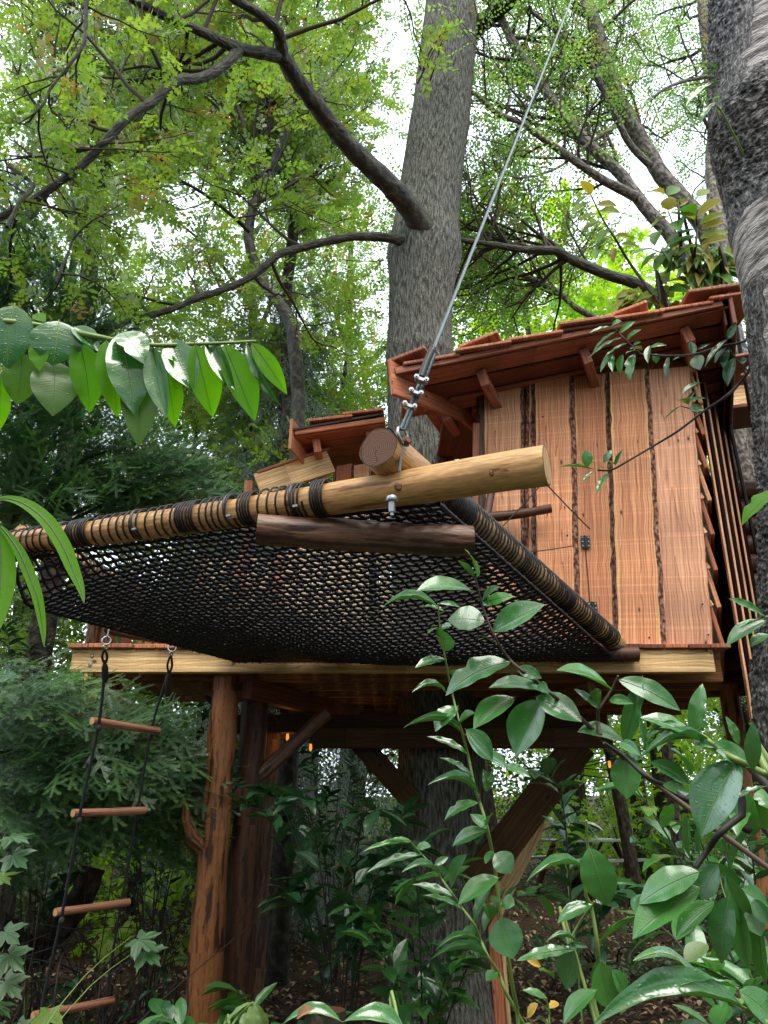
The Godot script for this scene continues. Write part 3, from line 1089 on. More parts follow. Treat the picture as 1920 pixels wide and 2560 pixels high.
# ---------- wood
# live-edged board standing on the wall: bottom from xb0 to xb1, top from xt0 to xt1; bark left on its bevelled edges; local z is the face
func live_board(xb: Vector2, xt: Vector2, h0: float, ht0: float, ht1: float, thick: float, wl: float, wr: float, sd: int, wob := 0.012) -> ArrayMesh:
	var rows := 26
	var gf := PackedVector3Array()
	var uf := PackedVector2Array()
	var gl := PackedVector3Array()
	var gr := PackedVector3Array()
	var ul := PackedVector2Array()
	for k in rows + 1:
		var f := float(k) / rows
		var y := lerpf(h0, (ht0 + ht1) * 0.5, f)
		var w0 := wob * (fnl.get_noise_2d(y * 60.0, sd * 91.0) + 0.5 * fnl.get_noise_2d(y * 260.0, sd * 57.0))
		var w1 := wob * (fnl.get_noise_2d(y * 60.0, sd * 33.0 + 500.0) + 0.5 * fnl.get_noise_2d(y * 260.0, sd * 21.0))
		var x0 := lerpf(xb.x, xt.x, f) + w0
		var x1 := lerpf(xb.y, xt.y, f) + w1
		var ra := 0.3 * fnl.get_noise_2d(y * 420.0, sd * 13.0)
		var rb := 0.3 * fnl.get_noise_2d(y * 420.0, sd * 17.0 + 90.0)
		var a := x0 + wl * (1.0 + ra)
		var b := x1 - wr * (1.0 + rb)
		for q in 5:
			var yy := lerpf(h0, lerpf(ht0, ht1, q / 4.0), f)
			gf.append(Vector3(lerpf(a, b, q / 4.0), yy, 0))
			uf.append(Vector2(0.02 + 0.96 * q / 4.0, 1.0 - f))
		var yl := lerpf(h0, ht0, f)
		var yr := lerpf(h0, ht1, f)
		gl.append_array(PackedVector3Array([Vector3(x0, yl, -thick), Vector3(x0 - wl * 0.1 * ra, yl, -thick * (0.55 + ra * 0.5)), Vector3(lerpf(x0, a, 0.55), yl, -thick * (0.16 + ra * 0.4)), Vector3(a, yl, 0)]))
		gr.append_array(PackedVector3Array([Vector3(b, yr, 0), Vector3(lerpf(b, x1, 0.45), yr, -thick * (0.16 + rb * 0.4)), Vector3(x1, yr, -thick * (0.55 + rb * 0.5)), Vector3(x1, yr, -thick)]))
		for q in 4:
			ul.append(Vector2(q * 0.12, f * 3.0))
	var m := MB.new()
	m.grid(gf, rows + 1, 5, false, uf)
	m.poly([gf[0], gf[4], gf[4] - Vector3(0, 0, thick), gf[0] - Vector3(0, 0, thick)], Vector3.DOWN, [Vector2(0, 0), Vector2(1, 0), Vector2(1, 0.02), Vector2(0, 0.02)])
	var e := MB.new()
	e.grid(gl, rows + 1, 4, false, ul)
	e.grid(gr, rows + 1, 4, false, ul)
	return e.mesh(m.mesh())


func two(o: MeshInstance3D, a: Material, b: Material) -> void:
	o.set_surface_override_material(0, a)
	o.set_surface_override_material(1, b)


# round log between a and b with sawn ends
func log_part(called: String, parent: Node, a: Vector3, b: Vector3, ra: float, rb: float, m: String, ends := "end_pale", bend := 0.0, knots := 0) -> MeshInstance3D:
	var p := []
	var r := []
	var n := 24
	var bs := face_basis(b - a)
	for k in n + 1:
		var f := float(k) / n
		p.append(a.lerp(b, f) + (bs.x + bs.z * 0.5) * sin(f * PI) * bend)
		r.append(lerpf(ra, rb, f) * (1.0 + 0.025 * sin(f * 9.0 + ra * 900.0) + 0.02 * sin(f * 23.0)))
	var mb := MB.new()
	tube(mb, p, r, 28, ra * 0.11, false, 1.6, 1.0, Vector3(3, 3, 3))
	var o := obj(called, mb.mesh(), M[m], parent)
	obj("cut_end", disc(a, a - b, ra * 0.99, 1), M[ends], o)
	obj("cut_end", disc(b, b - a, rb * 0.99, 2), M[ends], o)
	return o


func screw(parent: Node, at: Vector3, out: Vector3, r: float, m: Material, called := "screw") -> void:
	var mb := MB.new()
	var o := out.normalized()
	tube(mb, [at - o * 0.01, at + o * r * 0.35, at + o * r * 0.5], [r, r, r * 0.6], 12, 0.0, true)
	obj(called, mb.mesh(), m, parent)


func eye_bolt(parent: Node, ring: Vector3, R: float, r: float, axis: Vector3, shank_to: Vector3, m: Material) -> void:
	var o := obj("eye_bolt", torus(ring, axis, R, r), m, parent)
	obj("shank", rope([ring + (shank_to - ring).normalized() * R, shank_to], r * 0.95, 8), m, o)


func _ready() -> void:
	var cam := Camera3D.new()
	cam.name = "camera"
	cam.position = EYE
	cam.rotation = Vector3(deg_to_rad(PITCH), 0, 0)
	cam.fov = FOV
	cam.near = 0.05
	cam.far = 200.0
	add_child(cam)
	cam.current = true
	var env := Environment.new()
	var sky := Sky.new()
	var ps := ProceduralSkyMaterial.new()
	ps.sky_top_color = Color(0.89, 0.94, 1.0)
	ps.sky_horizon_color = Color(0.90, 0.94, 0.99)
	ps.ground_bottom_color = Color(0.16, 0.15, 0.13)
	ps.ground_horizon_color = Color(0.35, 0.36, 0.36)
	ps.sun_angle_max = 1.0
	sky.sky_material = ps
	env.background_mode = Environment.BG_SKY
	env.sky = sky
	env.background_energy_multiplier = 1.0
	env.tonemap_mode = Environment.TONE_MAPPER_LINEAR
	env.tonemap_exposure = 3.0
	env.sdfgi_enabled = true
	env.ssao_enabled = true
	env.ssil_enabled = true
	var we := WorldEnvironment.new()
	we.name = "world_environment"
	we.environment = env
	add_child(we)
	var sun := DirectionalLight3D.new()
	sun.name = "overcast_daylight"
	sun.light_energy = 0.5
	sun.light_color = Color(1.0, 0.985, 0.96)
	sun.light_angular_distance = 50.0
	sun.shadow_enabled = true
	sun.rotation_degrees = Vector3(-64, 16, 0)
	add_child(sun)

	fnl.seed = 3
	fnl.frequency = 0.1
	fnl.fractal_octaves = 3
	ridge.seed = 8
	ridge.frequency = 0.1
	ridge.fractal_type = FastNoiseLite.FRACTAL_RIDGED
	ridge.fractal_octaves = 3
	build_materials()
	build_leaf_shapes()
	rng.seed = 1
	setting()
	trees()
	far_wood()
	deck()
	tree_house()
	small_hut()
	net_and_frame()
	ladder()
	string_lights()
	evergreens()
	foreground()
	small_things()


func setting() -> void:
	var m := MB.new()
	var N := 90
	var g := PackedVector3Array()
	var uv := PackedVector2Array()
	for r in N + 1:
		for c in N + 1:
			var fx := (c / float(N) - 0.5) * 2.0
			var fz := r / float(N)
			var x := signf(fx) * pow(absf(fx), 1.8) * 70.0
			var z := 14.0 - pow(fz, 1.0) * 0.0
			z = lerpf(12.0, -4.0, minf(fz * 3.0, 1.0)) if fz < 0.3333 else -4.0 - pow((fz - 0.3333) * 1.5, 1.9) * 70.0
			g.append(Vector3(x, ground(x, z), z))
			uv.append(Vector2(x, z))
	m.grid(g, N + 1, N + 1, false, uv)
	var o := obj("ground", m.mesh(), M.soil)
	o.set_meta("kind", "structure")
	o.set_meta("label", "bare brown forest soil under the trees and deck")
	# fallen leaves lying on it
	rng.seed = 21
	var lm := MB.new()
	blade(lm, Vector3(0, -0.03, 0), Vector3(0, 1, 0), Vector3(0, 0, 1), 0.07, 0.04, "birch", 4, 0.35, 0.18)
	var leaf_mesh := lm.mesh()
	for k in 4:
		var xf := []
		for q in [7000, 4500, 6000, 2600][k]:
			var d := rnd(0.0, 1.0)
			d = 3.5 + d * d * 20.0
			var a := rnd(-0.62, 0.62)
			var x := d * sin(a)
			var z := -d * cos(a)
			var b := Basis.from_euler(Vector3(-PI / 2 + rnd(-0.6, 0.6), rnd(0, TAU), rnd(-0.6, 0.6))).scaled(Vector3.ONE * rnd(0.6, 1.5))
			xf.append(Transform3D(b, on_ground(x, z) + Vector3(0, rnd(0.005, 0.03), 0)))
		var o2 := many("leaf_litter", leaf_mesh, M["litter%d" % k], xf)
		tag(o2, ["fallen brown leaves scattered over the forest floor", "fallen tan leaves scattered over the forest floor", "fallen wet dark leaves scattered over the forest floor", "fallen pale straw leaves scattered over the forest floor"][k], "leaf litter")


func trees() -> void:
	rng.seed = 5
	# ----- the tall tree that the deck is built round
	var t := thing("tall_oak", "tall grey furrowed oak trunk rising through the deck beside the tree house", "tree")
	var p := [Vector3(0.43, -0.2, -6.75), Vector3(0.44, 0.5, -6.78), Vector3(0.47, 1.5, -6.8), Vector3(0.46, 2.5, -6.8), Vector3(0.38, 3.8, -6.8), Vector3(0.345, 5.1, -6.8), Vector3(0.37, 6.2, -6.8), Vector3(0.42, 7.0, -6.8), Vector3(0.53, 8.1, -6.8), Vector3(0.685, 9.3, -6.8), Vector3(0.83, 10.9, -6.8), Vector3(0.95, 13.0, -6.8), Vector3(1.0, 17.0, -6.8)]
	var r := [0.5, 0.39, 0.355, 0.325, 0.31, 0.305, 0.315, 0.345, 0.325, 0.325, 0.31, 0.25, 0.1]
	var pp := smooth(p, 26)
	var rr := smooth_r(r, 26)
	for k in pp.size():      # swellings where limbs leave and an old branch scar
		rr[k] += 0.035 * exp(-pow((pp[k].y - 7.05) / 0.3, 2.0)) + 0.02 * exp(-pow((pp[k].y - 5.75) / 0.16, 2.0))
	var mb := MB.new()
	tube(mb, pp, rr, 120, 0.018, false, 1.3, 9.0, Vector3(3.2, 0.4, 3.2), ridge)
	obj("trunk", mb.mesh(), M.oak_bark, t)
	var ZD := [0.0, 0.0, 1.1573]
	var o := {"jit": 0.28, "up": 0.05, "kids": [0, 4, 4], "leafy": 0, "step": 0.09, "size": 0.66, "droop": 0.25, "flat": 0.5, "away": 0.9}
	var wood := MB.new()
	var sp := []
	var limbs := [
		[[930, 520, 884, 448, 842, 400, 760, 322, 700, 250, 655, 190, 610, 122], 8.15, 7.0, 0.15, 0.078],
		[[612, 130, 606, 90, 598, 62, 560, 30, 510, 0, 440, -50, 350, -120], 7.0, 6.3, 0.07, 0.03],
		[[608, 124, 575, 116, 520, 106, 470, 85, 430, 66, 350, 32, 270, -10, 190, -60], 7.0, 5.9, 0.072, 0.026],
		[[520, 106, 495, 130, 458, 158, 415, 172, 378, 176, 330, 220, 270, 260, 190, 345, 90, 420, 0, 470, -80, 520], 6.7, 5.4, 0.056, 0.03],
		[[895, 532, 845, 515, 800, 511, 752, 513, 690, 525, 640, 538, 600, 552, 555, 590, 515, 612, 470, 630, 430, 642, 390, 660, 350, 674, 260, 700, 180, 728, 90, 770], 8.1, 6.7, 0.058, 0.03],
		[[1010, 70, 1040, 50, 1080, 18, 1130, -30, 1200, -120], 10.9, 10.0, 0.17, 0.09],
		[[378, 176, 350, 150, 330, 110, 310, 60, 330, 10], 6.2, 5.7, 0.022, 0.01],
		[[268, 262, 240, 300, 180, 318, 110, 322, 50, 340, -20, 350], 6.0, 5.2, 0.018, 0.008],
		[[158, 365, 155, 420, 165, 480, 150, 540, 120, 610], 5.8, 5.2, 0.016, 0.006],
		[[186, -40, 185, 40, 180, 95, 150, 140, 110, 190, 85, 235, 20, 280], 5.2, 4.8, 0.014, 0.007],
		[[20, 360, 70, 400, 40, 440, 15, 490], 5.4, 5.0, 0.02, 0.012],
	]
	var pathes := []
	for k in limbs.size():
		var q := path(ZD, limbs[k][0], limbs[k][1], limbs[k][2])
		var tr := taper(q.size(), limbs[k][3] * 0.82, limbs[k][4] * 0.82)
		if k == 0 or k == 4 or k == 5:
			tr[0] *= 1.35
			tr[1] *= 1.3
			tr[2] *= 1.2
			tr[3] *= 1.12
			tr[4] *= 1.05
		for e in tr.size():
			tr[e] *= 1.0 + 0.05 * sin(e * 1.9)
		var lb := MB.new()
		tube(lb, smooth(q, 2), smooth_r(tr, 2), 14, 0.008, false, 0.8, 1.0, Vector3(5, 5, 5))
		obj("limb", lb.mesh(), M.limb_bark, t)
		pathes.append([q, tr])
	for e in [[0, 0.55, 3, 1.4], [1, 0.15, 7, 1.4], [2, 0.3, 8, 1.4], [3, 0.15, 10, 1.2], [4, 0.3, 9, 1.2], [6, 0.3, 4, 0.7], [7, 0.2, 6, 0.8], [8, 0.3, 5, 0.6], [9, 0.05, 8, 0.8], [10, 0.2, 4, 0.6]]:
		sprout_along(pathes[e[0]][0], pathes[e[0]][1], e[1], 1.0, e[2], e[3], 2 if e[3] > 1.0 else 1, wood, sp, o)
	# a leafy sprout on the trunk
	for k in 5:
		sprout(Vector3(0.45, 9.15, -6.42) + rvec() * 0.08, Vector3(rnd(-0.7, 1.2), rnd(-0.2, 1.0), 0.8), 0.55, 0.01, 0, wood, sp, {"jit": 0.3, "up": 0.0, "kids": [0], "leafy": 1, "step": 0.14, "size": 0.8, "droop": 0.2, "flat": 1.0})
	stuff(obj("twigs", wood.mesh(), M.twig, t))
	crown(t, sp, OAK)

	# ----- slender oaks on the left, behind
	var Z1 := [0.0, 0.0, 0.5787]
	var oo := {"jit": 0.3, "up": 0.08, "kids": [0, 4, 5], "leafy": 0, "step": 0.13, "size": 0.9, "droop": 0.25, "flat": 0.5, "away": 0.5}
	slender("slender_oak", "slender dark oak forking into crooked stems left of the tall trunk", Z1,
		[[[1290, 1700, 1270, 1486, 1250, 1380, 1190, 1290, 1130, 1210, 1085, 1090, 1073, 1000, 1095, 900, 1130, 810, 1160, 740, 1200, 650, 1232, 580, 1240, 520, 1190, 460, 1140, 390, 1080, 310, 1030, 250, 960, 120], 9.6, 11.2, 0.085, 0.03],
		[[1160, 740, 1110, 670, 1068, 610, 1055, 540, 1030, 470, 1000, 410, 955, 340, 900, 200], 10.2, 10.6, 0.045, 0.016],
		[[1240, 520, 1262, 470, 1285, 420, 1330, 330, 1350, 200], 10.6, 11.4, 0.03, 0.012],
		[[1075, 1000, 1000, 930, 900, 850, 800, 790, 680, 730], 10.0, 9.0, 0.028, 0.012],
		[[1160, 740, 1190, 820, 1225, 900], 10.2, 9.8, 0.02, 0.01]], M.limb_bark, oo, OAK, [28, 13, 10, 10, 4], 1.7)
	slender("slender_oak", "straight grey pole-like oak just right of the crooked forked oak", Z1,
		[[[1245, 1700, 1240, 1486, 1232, 1300, 1250, 1150, 1268, 1000, 1280, 850, 1290, 740, 1285, 600, 1280, 480, 1270, 200, 1260, -200], 11.4, 14.0, 0.1, 0.06]], M.dark_bark, oo, OAK, [38], 1.9)
	slender("slender_oak", "leaning grey oak pole near the left edge, above the drooping leaves", Z1,
		[[[380, 1300, 400, 1000, 425, 880, 450, 740, 500, 560, 540, 350, 560, 100, 580, -200], 10.4, 13.0, 0.12, 0.06], [[420, 900, 350, 820, 300, 740], 10.6, 10.2, 0.04, 0.02]], M.dark_bark, oo, OAK, [38, 8], 1.9)
	slender("slender_oak", "thin dark oak stem leaning at the far left behind the yew", Z1,
		[[[20, 1100, 40, 1000, 110, 940, 180, 860, 250, 700, 300, 560, 320, 400, 330, 200, 300, 0, 260, -200], 9.2, 12.0, 0.07, 0.04]], M.dark_bark, oo, OAK, [28], 1.7)

	# ----- leaning birches on the right, behind the roof
	var Z2 := [960.0, 0.0, 0.5787]
	var bo := {"jit": 0.3, "up": 0.0, "kids": [0, 4, 5], "leafy": 0, "step": 0.15, "size": 0.95, "droop": 0.5, "flat": 0.7, "away": 0.7}
	slender("leaning_birch", "thick leaning birch with peeling bands, right of the steel cable", Z2,
		[[[1480, 1300, 1390, 1000, 1290, 860, 1200, 760, 1130, 640, 1050, 500, 1000, 390, 962, 280, 930, 160, 900, 70, 870, 0, 820, -150], 10.5, 12.0, 0.125, 0.085],
		[[1150, 715, 1060, 620, 1010, 520, 962, 420, 900, 290, 850, 215, 740, 130, 610, 30], 10.7, 10.4, 0.05, 0.025],
		[[960, 300, 860, 240, 720, 170, 600, 160], 11.6, 11.2, 0.04, 0.02],
		[[890, 80, 830, 50, 780, 10], 11.8, 11.8, 0.03, 0.02]], M.birch_bark, bo, BIRCH, [19, 10, 6, 3], 1.7)
	slender("leaning_birch", "mottled brown birch stem leaning left across the middle of the gap", Z2,
		[[[1420, 1350, 1320, 1150, 1240, 1020, 1150, 920, 1080, 830, 1010, 740, 900, 640, 790, 520, 715, 420, 640, 300, 570, 205, 520, 110, 440, -60], 9.4, 10.6, 0.09, 0.05],
		[[1085, 850, 1000, 805, 950, 780, 860, 720, 760, 650, 660, 580, 590, 530, 490, 490, 400, 410, 330, 380], 9.7, 9.0, 0.062, 0.02],
		[[710, 470, 640, 460, 500, 455], 10.2, 10.0, 0.025, 0.01],
		[[1000, 545, 910, 600, 830, 665, 740, 730, 600, 768, 490, 740, 430, 700], 9.8, 9.0, 0.022, 0.008]], M.birch_bark, bo, BIRCH, [20, 12, 5, 6], 1.6)
	slender("leaning_birch", "grey bough sweeping low to the left just above the shingle roof", Z2,
		[[[1330, 1450, 1190, 1300, 1100, 1230, 950, 1180, 830, 1130, 760, 1090, 720, 1080, 600, 1078, 500, 1062, 420, 1050, 310, 1030, 250, 990], 9.0, 8.6, 0.075, 0.02],
		[[890, 1150, 830, 1050, 790, 960, 800, 880], 8.9, 9.2, 0.015, 0.006]], M.limb_bark, bo, BIRCH, [26, 5], 1.5)
	slender("leaning_birch", "thin pale bough behind the roof, lowest of the leaning stems", Z2,
		[[[990, 1500, 920, 1385, 830, 1330, 750, 1260, 680, 1220, 600, 1190, 480, 1150, 380, 1100], 10.5, 10.8, 0.05, 0.015]], M.birch_bark, bo, BIRCH, [28], 1.6)
	slender("upright_birch", "upright banded birch trunk beside the rough cherry trunk at right", Z2,
		[[[1470, 1300, 1450, 1000, 1425, 800, 1420, 680, 1425, 500, 1400, 250, 1370, -50, 1350, -200], 10.0, 13.0, 0.115, 0.08],
		[[1400, 330, 1300, 350, 1220, 380, 1160, 420], 11.0, 10.6, 0.03, 0.012]], M.birch_bark, bo, BIRCH, [18, 5], 1.8)

	# ----- big rough trunk at the right edge, close by
	t = thing("cherry_trunk", "large dark cracked cherry trunk close by at the right edge", "tree")
	var q := []
	var q2 := []
	# [left edge, height in the photograph, depth, radius]
	for e in [[1908, 2300, 2.85, 0.30], [1910, 1900, 2.9, 0.27], [1910, 1500, 3.0, 0.265], [1905, 1200, 3.05, 0.27], [1884, 900, 3.15, 0.285], [1856, 700, 3.25, 0.29], [1832, 580, 3.35, 0.3], [1812, 450, 3.45, 0.32], [1778, 330, 3.5, 0.345], [1782, 220, 3.55, 0.345], [1778, 0, 3.7, 0.42], [1780, -300, 4.0, 0.42]]:
		q.append(P(e[0] + 14 + e[3] / e[2] * FL, e[1], e[2]))
		q2.append(e[3])
	q[0] = Vector3(q[1].x + 0.03, -0.2, q[1].z + 0.1)
	q2[0] = 0.36
	q = smooth(q, 22)
	q2 = smooth_r(q2, 22)
	mb = MB.new()
	tube(mb, q, q2, 120, 0.004, false, 0.4, 1.0, Vector3(0.8, 4.5, 0.8), ridge)
	obj("trunk", mb.mesh(), M.cherry_bark, t)
	# plates of older, rougher bark standing proud
	for e in [[0.0, 0.45, 2.3, 3.5], [0.555, 0.79, 2.2, 4.9], [0.78, 1.0, 2.4, 3.75]]:
		rough_patch(t, q, q2, e[0], e[1], e[2], e[3])


func rough_patch(t: Node, q: Array, q2: Array, f0: float, f1: float, a0: float, a1: float) -> void:
	var n := q.size() - 1
	var i0 := int(f0 * n)
	var i1 := int(f1 * n)
	var g := PackedVector3Array()
	var uv := PackedVector2Array()
	var sub := 5
	var rows := (i1 - i0) * sub + 1
	var cols := 110
	for k in rows:
		var f := float(k) / sub
		var i := mini(i0 + int(f), n - 1)
		var c: Vector3 = q[i].lerp(q[i + 1], f - int(f))
		var r: float = lerpf(q2[i], q2[i + 1], f - int(f))
		for s in cols:
			var u := float(s) / (cols - 1)
			var a := lerpf(a0, a1, u) + PI
			var o := Vector3(-cos(a), 0, sin(a))
			var p := c + o * r
			var edge := minf(minf(u, 1.0 - u) * 3.0, minf(float(k), rows - 1.0 - k) / (rows * 0.22)) - 0.15
			edge = clampf(edge + 0.6 * fnl.get_noise_3d(p.x * 40, p.y * 40, p.z * 40), -0.6, 1.0)
			var h := 0.02 * ridge.get_noise_3d(p.x * 150.0, p.y * 230.0, p.z * 150.0) + 0.01 * fnl.get_noise_3d(p.x * 500.0, p.y * 700.0, p.z * 500.0)
			g.append(c + o * (r + 0.001 + edge * 0.01 + 0.75 * h * clampf(edge, 0.0, 1.0)))
			uv.append(Vector2(u * 2.0, p.y))
	var m := MB.new()
	m.grid(g, rows, cols, false, uv)
	obj("rough_bark", m.mesh(), M.cherry_rough, t)


func slender(called: String, label: String, zone: Array, stems: Array, bark: Material, o: Dictionary, kinds: Array, counts: Array, L: float) -> void:
	var t := thing(called, label, "tree")
	var wood := MB.new()
	var sp := []
	for k in stems.size():
		var s: Array = stems[k]
		var q := path(zone, s[0], s[1], s[2])
		var tr := taper(q.size(), s[3], s[4])
		if k == 0:      # down to its roots
			var a: Vector3 = q[0]
			var foot := on_ground(a.x + (a.x - q[4].x) * 0.5, a.z - 0.1) - Vector3(0, 0.2, 0)
			q = smooth([foot, foot.lerp(a, 0.5) + Vector3(0.05, 0, 0), a], 4).slice(0, 8) + q
			tr = taper(8, s[3] * 1.35, s[3]) + tr
		var mb := MB.new()
		tube(mb, q, tr, 12, s[3] * 0.12, false, 0.9, 1.0, Vector3(4, 4, 4))
		obj("trunk" if k == 0 else "limb", mb.mesh(), bark, t)
		sprout_along(q, tr, 0.45 if k == 0 else 0.2, 1.0, counts[k], L * (1.0 if k == 0 else 0.75), 2 if k == 0 else 1, wood, sp, o)
	stuff(obj("twigs", wood.mesh(), M.twig, t))
	crown(t, sp, kinds)


func far_wood() -> void:
	rng.seed = 77
	var oaks := "oaks standing behind the clearing"
	# [x, distance, height, radius, spread, lowest leaves, kinds, sprigs a clump, bark]
	for e in [
		["background_oak", "broad oak behind the net at far left", -6.0, 13.0, 15.0, 0.2, 3.0, 0.22, OAK, 252, 1.08],
		["background_oak", "tall oak behind the slender poles, left of centre", -2.6, 15.0, 18.0, 0.2, 3.2, 0.25, OAK, 272, 1.08],
		["background_oak", "oak seen left of the tall trunk above the small hut", -0.6, 18.0, 19.0, 0.22, 3.4, 0.2, OAK, 272, 1.15],
		["background_birch", "birch crown seen just right of the tall trunk", 1.8, 14.5, 11.0, 0.16, 2.6, 0.25, BIRCH, 362, 1.01],
		["background_birch", "birch crown behind the steel cable", 3.8, 16.0, 12.5, 0.18, 3.0, 0.25, BIRCH, 362, 1.08],
		["background_birch", "birch crown behind the right end of the roof", 6.2, 14.0, 11.5, 0.17, 3.0, 0.25, BIRCH, 362, 1.01],
		["background_birch", "birch crown behind the cherry trunk at the far right", 9.0, 15.0, 13.0, 0.18, 3.2, 0.2, BIRCH, 289, 1.08],
		["background_oak", "oak at the far left edge behind the yew", -10.0, 15.0, 17.0, 0.24, 3.6, 0.15, OAK, 252, 1.15],
		["background_oak", "young oak behind the end of the drooping leaf shoot", -2.1, 11.5, 10.5, 0.1, 1.9, 0.3, OAK, 405, 0.9],
		["background_oak", "young oak between the yew and the crooked oak", -3.6, 12.5, 10.0, 0.1, 2.2, 0.25, OAK, 405, 0.9],
		["background_oak", "young oak above the small hut's roof", -0.7, 13.0, 11.0, 0.1, 2.0, 0.3, OAK, 351, 0.9],
		["background_maple", "pale green maple behind the deck at left", -4.2, 19.0, 12.0, 0.18, 3.0, 0.1, MAPLE, 132, 1.22],
		["background_maple", "bright maple behind the picnic table", 4.6, 21.0, 11.0, 0.18, 3.2, 0.08, MAPLE, 156, 1.22],
		["background_maple", "bright maple farther right under the roof edge", 8.6, 20.0, 10.0, 0.18, 3.0, 0.08, MAPLE, 132, 1.22],
	]:
		far_tree(e[0], e[1], "", e[2], e[3], e[4], e[5], e[6], e[7], e[8], e[9], e[10], "dark_bark", rnd(-0.04, 0.04))
	# bare trunks seen under the deck
	rng.seed = 78
	for e in [["grey trunk seen under the deck left of the picnic table", 1245.0 * 1.1573, 1800.0 * 1.1573, 15.0, 0.25, 0.0], ["thin leaning brown trunk right of the picnic table", 1352.0 * 1.1573, 1790.0 * 1.1573, 12.5, 0.11, -0.11], ["dark trunk behind the leaning brown trunk", 1385.0 * 1.1573, 1780.0 * 1.1573, 17.0, 0.2, 0.0], ["grey trunk behind the foreground laurel, left of a pair", 1440.0 * 1.1573, 1790.0 * 1.1573, 14.0, 0.17, 0.0], ["grey trunk behind the foreground laurel, right of a pair", 1475.0 * 1.1573, 1790.0 * 1.1573, 14.5, 0.14, 0.02]]:
		var w := P(e[1], e[2], e[3])
		var t := thing("woodland_trunk", e[0], "tree", on_ground(w.x, w.z))
		var pts := smooth([Vector3(-e[5] * 0.5, -0.2, 0), Vector3(0, 1.0, 0), Vector3(e[5] * 2.0, 3.0, 0), Vector3(e[5] * 6.0, 7.0, 0), Vector3(e[5] * 9.0, 11.0, 0)], 5)
		obj("trunk", tube_mesh(pts, taper(pts.size(), e[4] * 1.1, e[4] * 0.5), 12, e[4] * 0.1, false, 1.0, 2.0), M.dark_bark, t)
		var sp := []
		blob(sp, pts[-1], Vector3(2.2, 1.8, 2.2), 350, 1.5)
		crown(t, sp, MAPLE)
	# the wood goes on behind: one mass
	rng.seed = 79
	var far := []
	for k in 9000:
		var a := rnd(-1.25, 1.25)
		var d := rnd(24.0, 40.0)
		var hh := 9.0 * rng.randf()
		var q := Vector3(d * sin(a), 0, -d * cos(a))
		far.append(Transform3D(sprig_basis(rvec() + Vector3(0, -0.2, 0), rnd(2.4, 4.6)), q + Vector3(0, ground(q.x, q.z) + hh, 0)))
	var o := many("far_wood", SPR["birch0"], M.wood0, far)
	tag(o, "dense green wood closing the view behind all the trees", "woodland")

	rng.seed = 83
	var low := []
	for k in 7000:
		var x := rnd(-15.0, 15.0)
		var z := -rnd(14.0, 23.0)
		if x > 2.6 and x < 9.0 and z > -18.5:
			continue
		low.append(Transform3D(sprig_basis(rvec() + Vector3(0, -0.2, 0), rnd(1.4, 2.6)), Vector3(x, ground(x, z) + 5.5 * pow(rng.randf(), 1.3), z)))
	for k in 2600:
		var x := rnd(-10.0, -3.8)
		var z := -rnd(8.5, 14.0)
		low.append(Transform3D(sprig_basis(rvec() + Vector3(0, -0.2, 0), rnd(1.2, 2.2)), Vector3(x, ground(x, z) + 4.5 * pow(rng.randf(), 1.2), z)))
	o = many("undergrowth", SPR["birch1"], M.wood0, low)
	tag(o, "shadowy undergrowth filling the wood between trunks behind the deck", "undergrowth")
	# unseen wood added behind and beside the clearing to block low light
	rng.seed = 80
	var back := []
	for k in 7500:
		var a := rnd(-1.9, 1.9)
		var dd := rnd(4.5, 11.0)
		var q := Vector3(dd * sin(a), 0, dd * cos(a) + 1.0)
		if absf(q.x) < 2.0 and q.z < 3.5:
			continue
		back.append(Transform3D(sprig_basis(rvec() + Vector3(0, -0.2, 0), rnd(1.8, 3.4)), q + Vector3(0, rnd(0.0, 6.5), 0)))
	for k in 5000:
		var a := rnd(0.62, 1.9) * (1.0 if rng.randf() < 0.5 else -1.0)
		var dd := rnd(8.5, 14.0)
		var q := Vector3(dd * sin(a), 0, -dd * cos(a) - 1.0)
		back.append(Transform3D(sprig_basis(rvec() + Vector3(0, -0.2, 0), rnd(1.8, 3.4)), q + Vector3(0, rnd(0.0, 7.0), 0)))
	o = many("added_wood_behind", SPR["birch0"], M.wood0, back)
	tag(o, "leafy wood added round the clearing outside the view to block low light", "woodland")


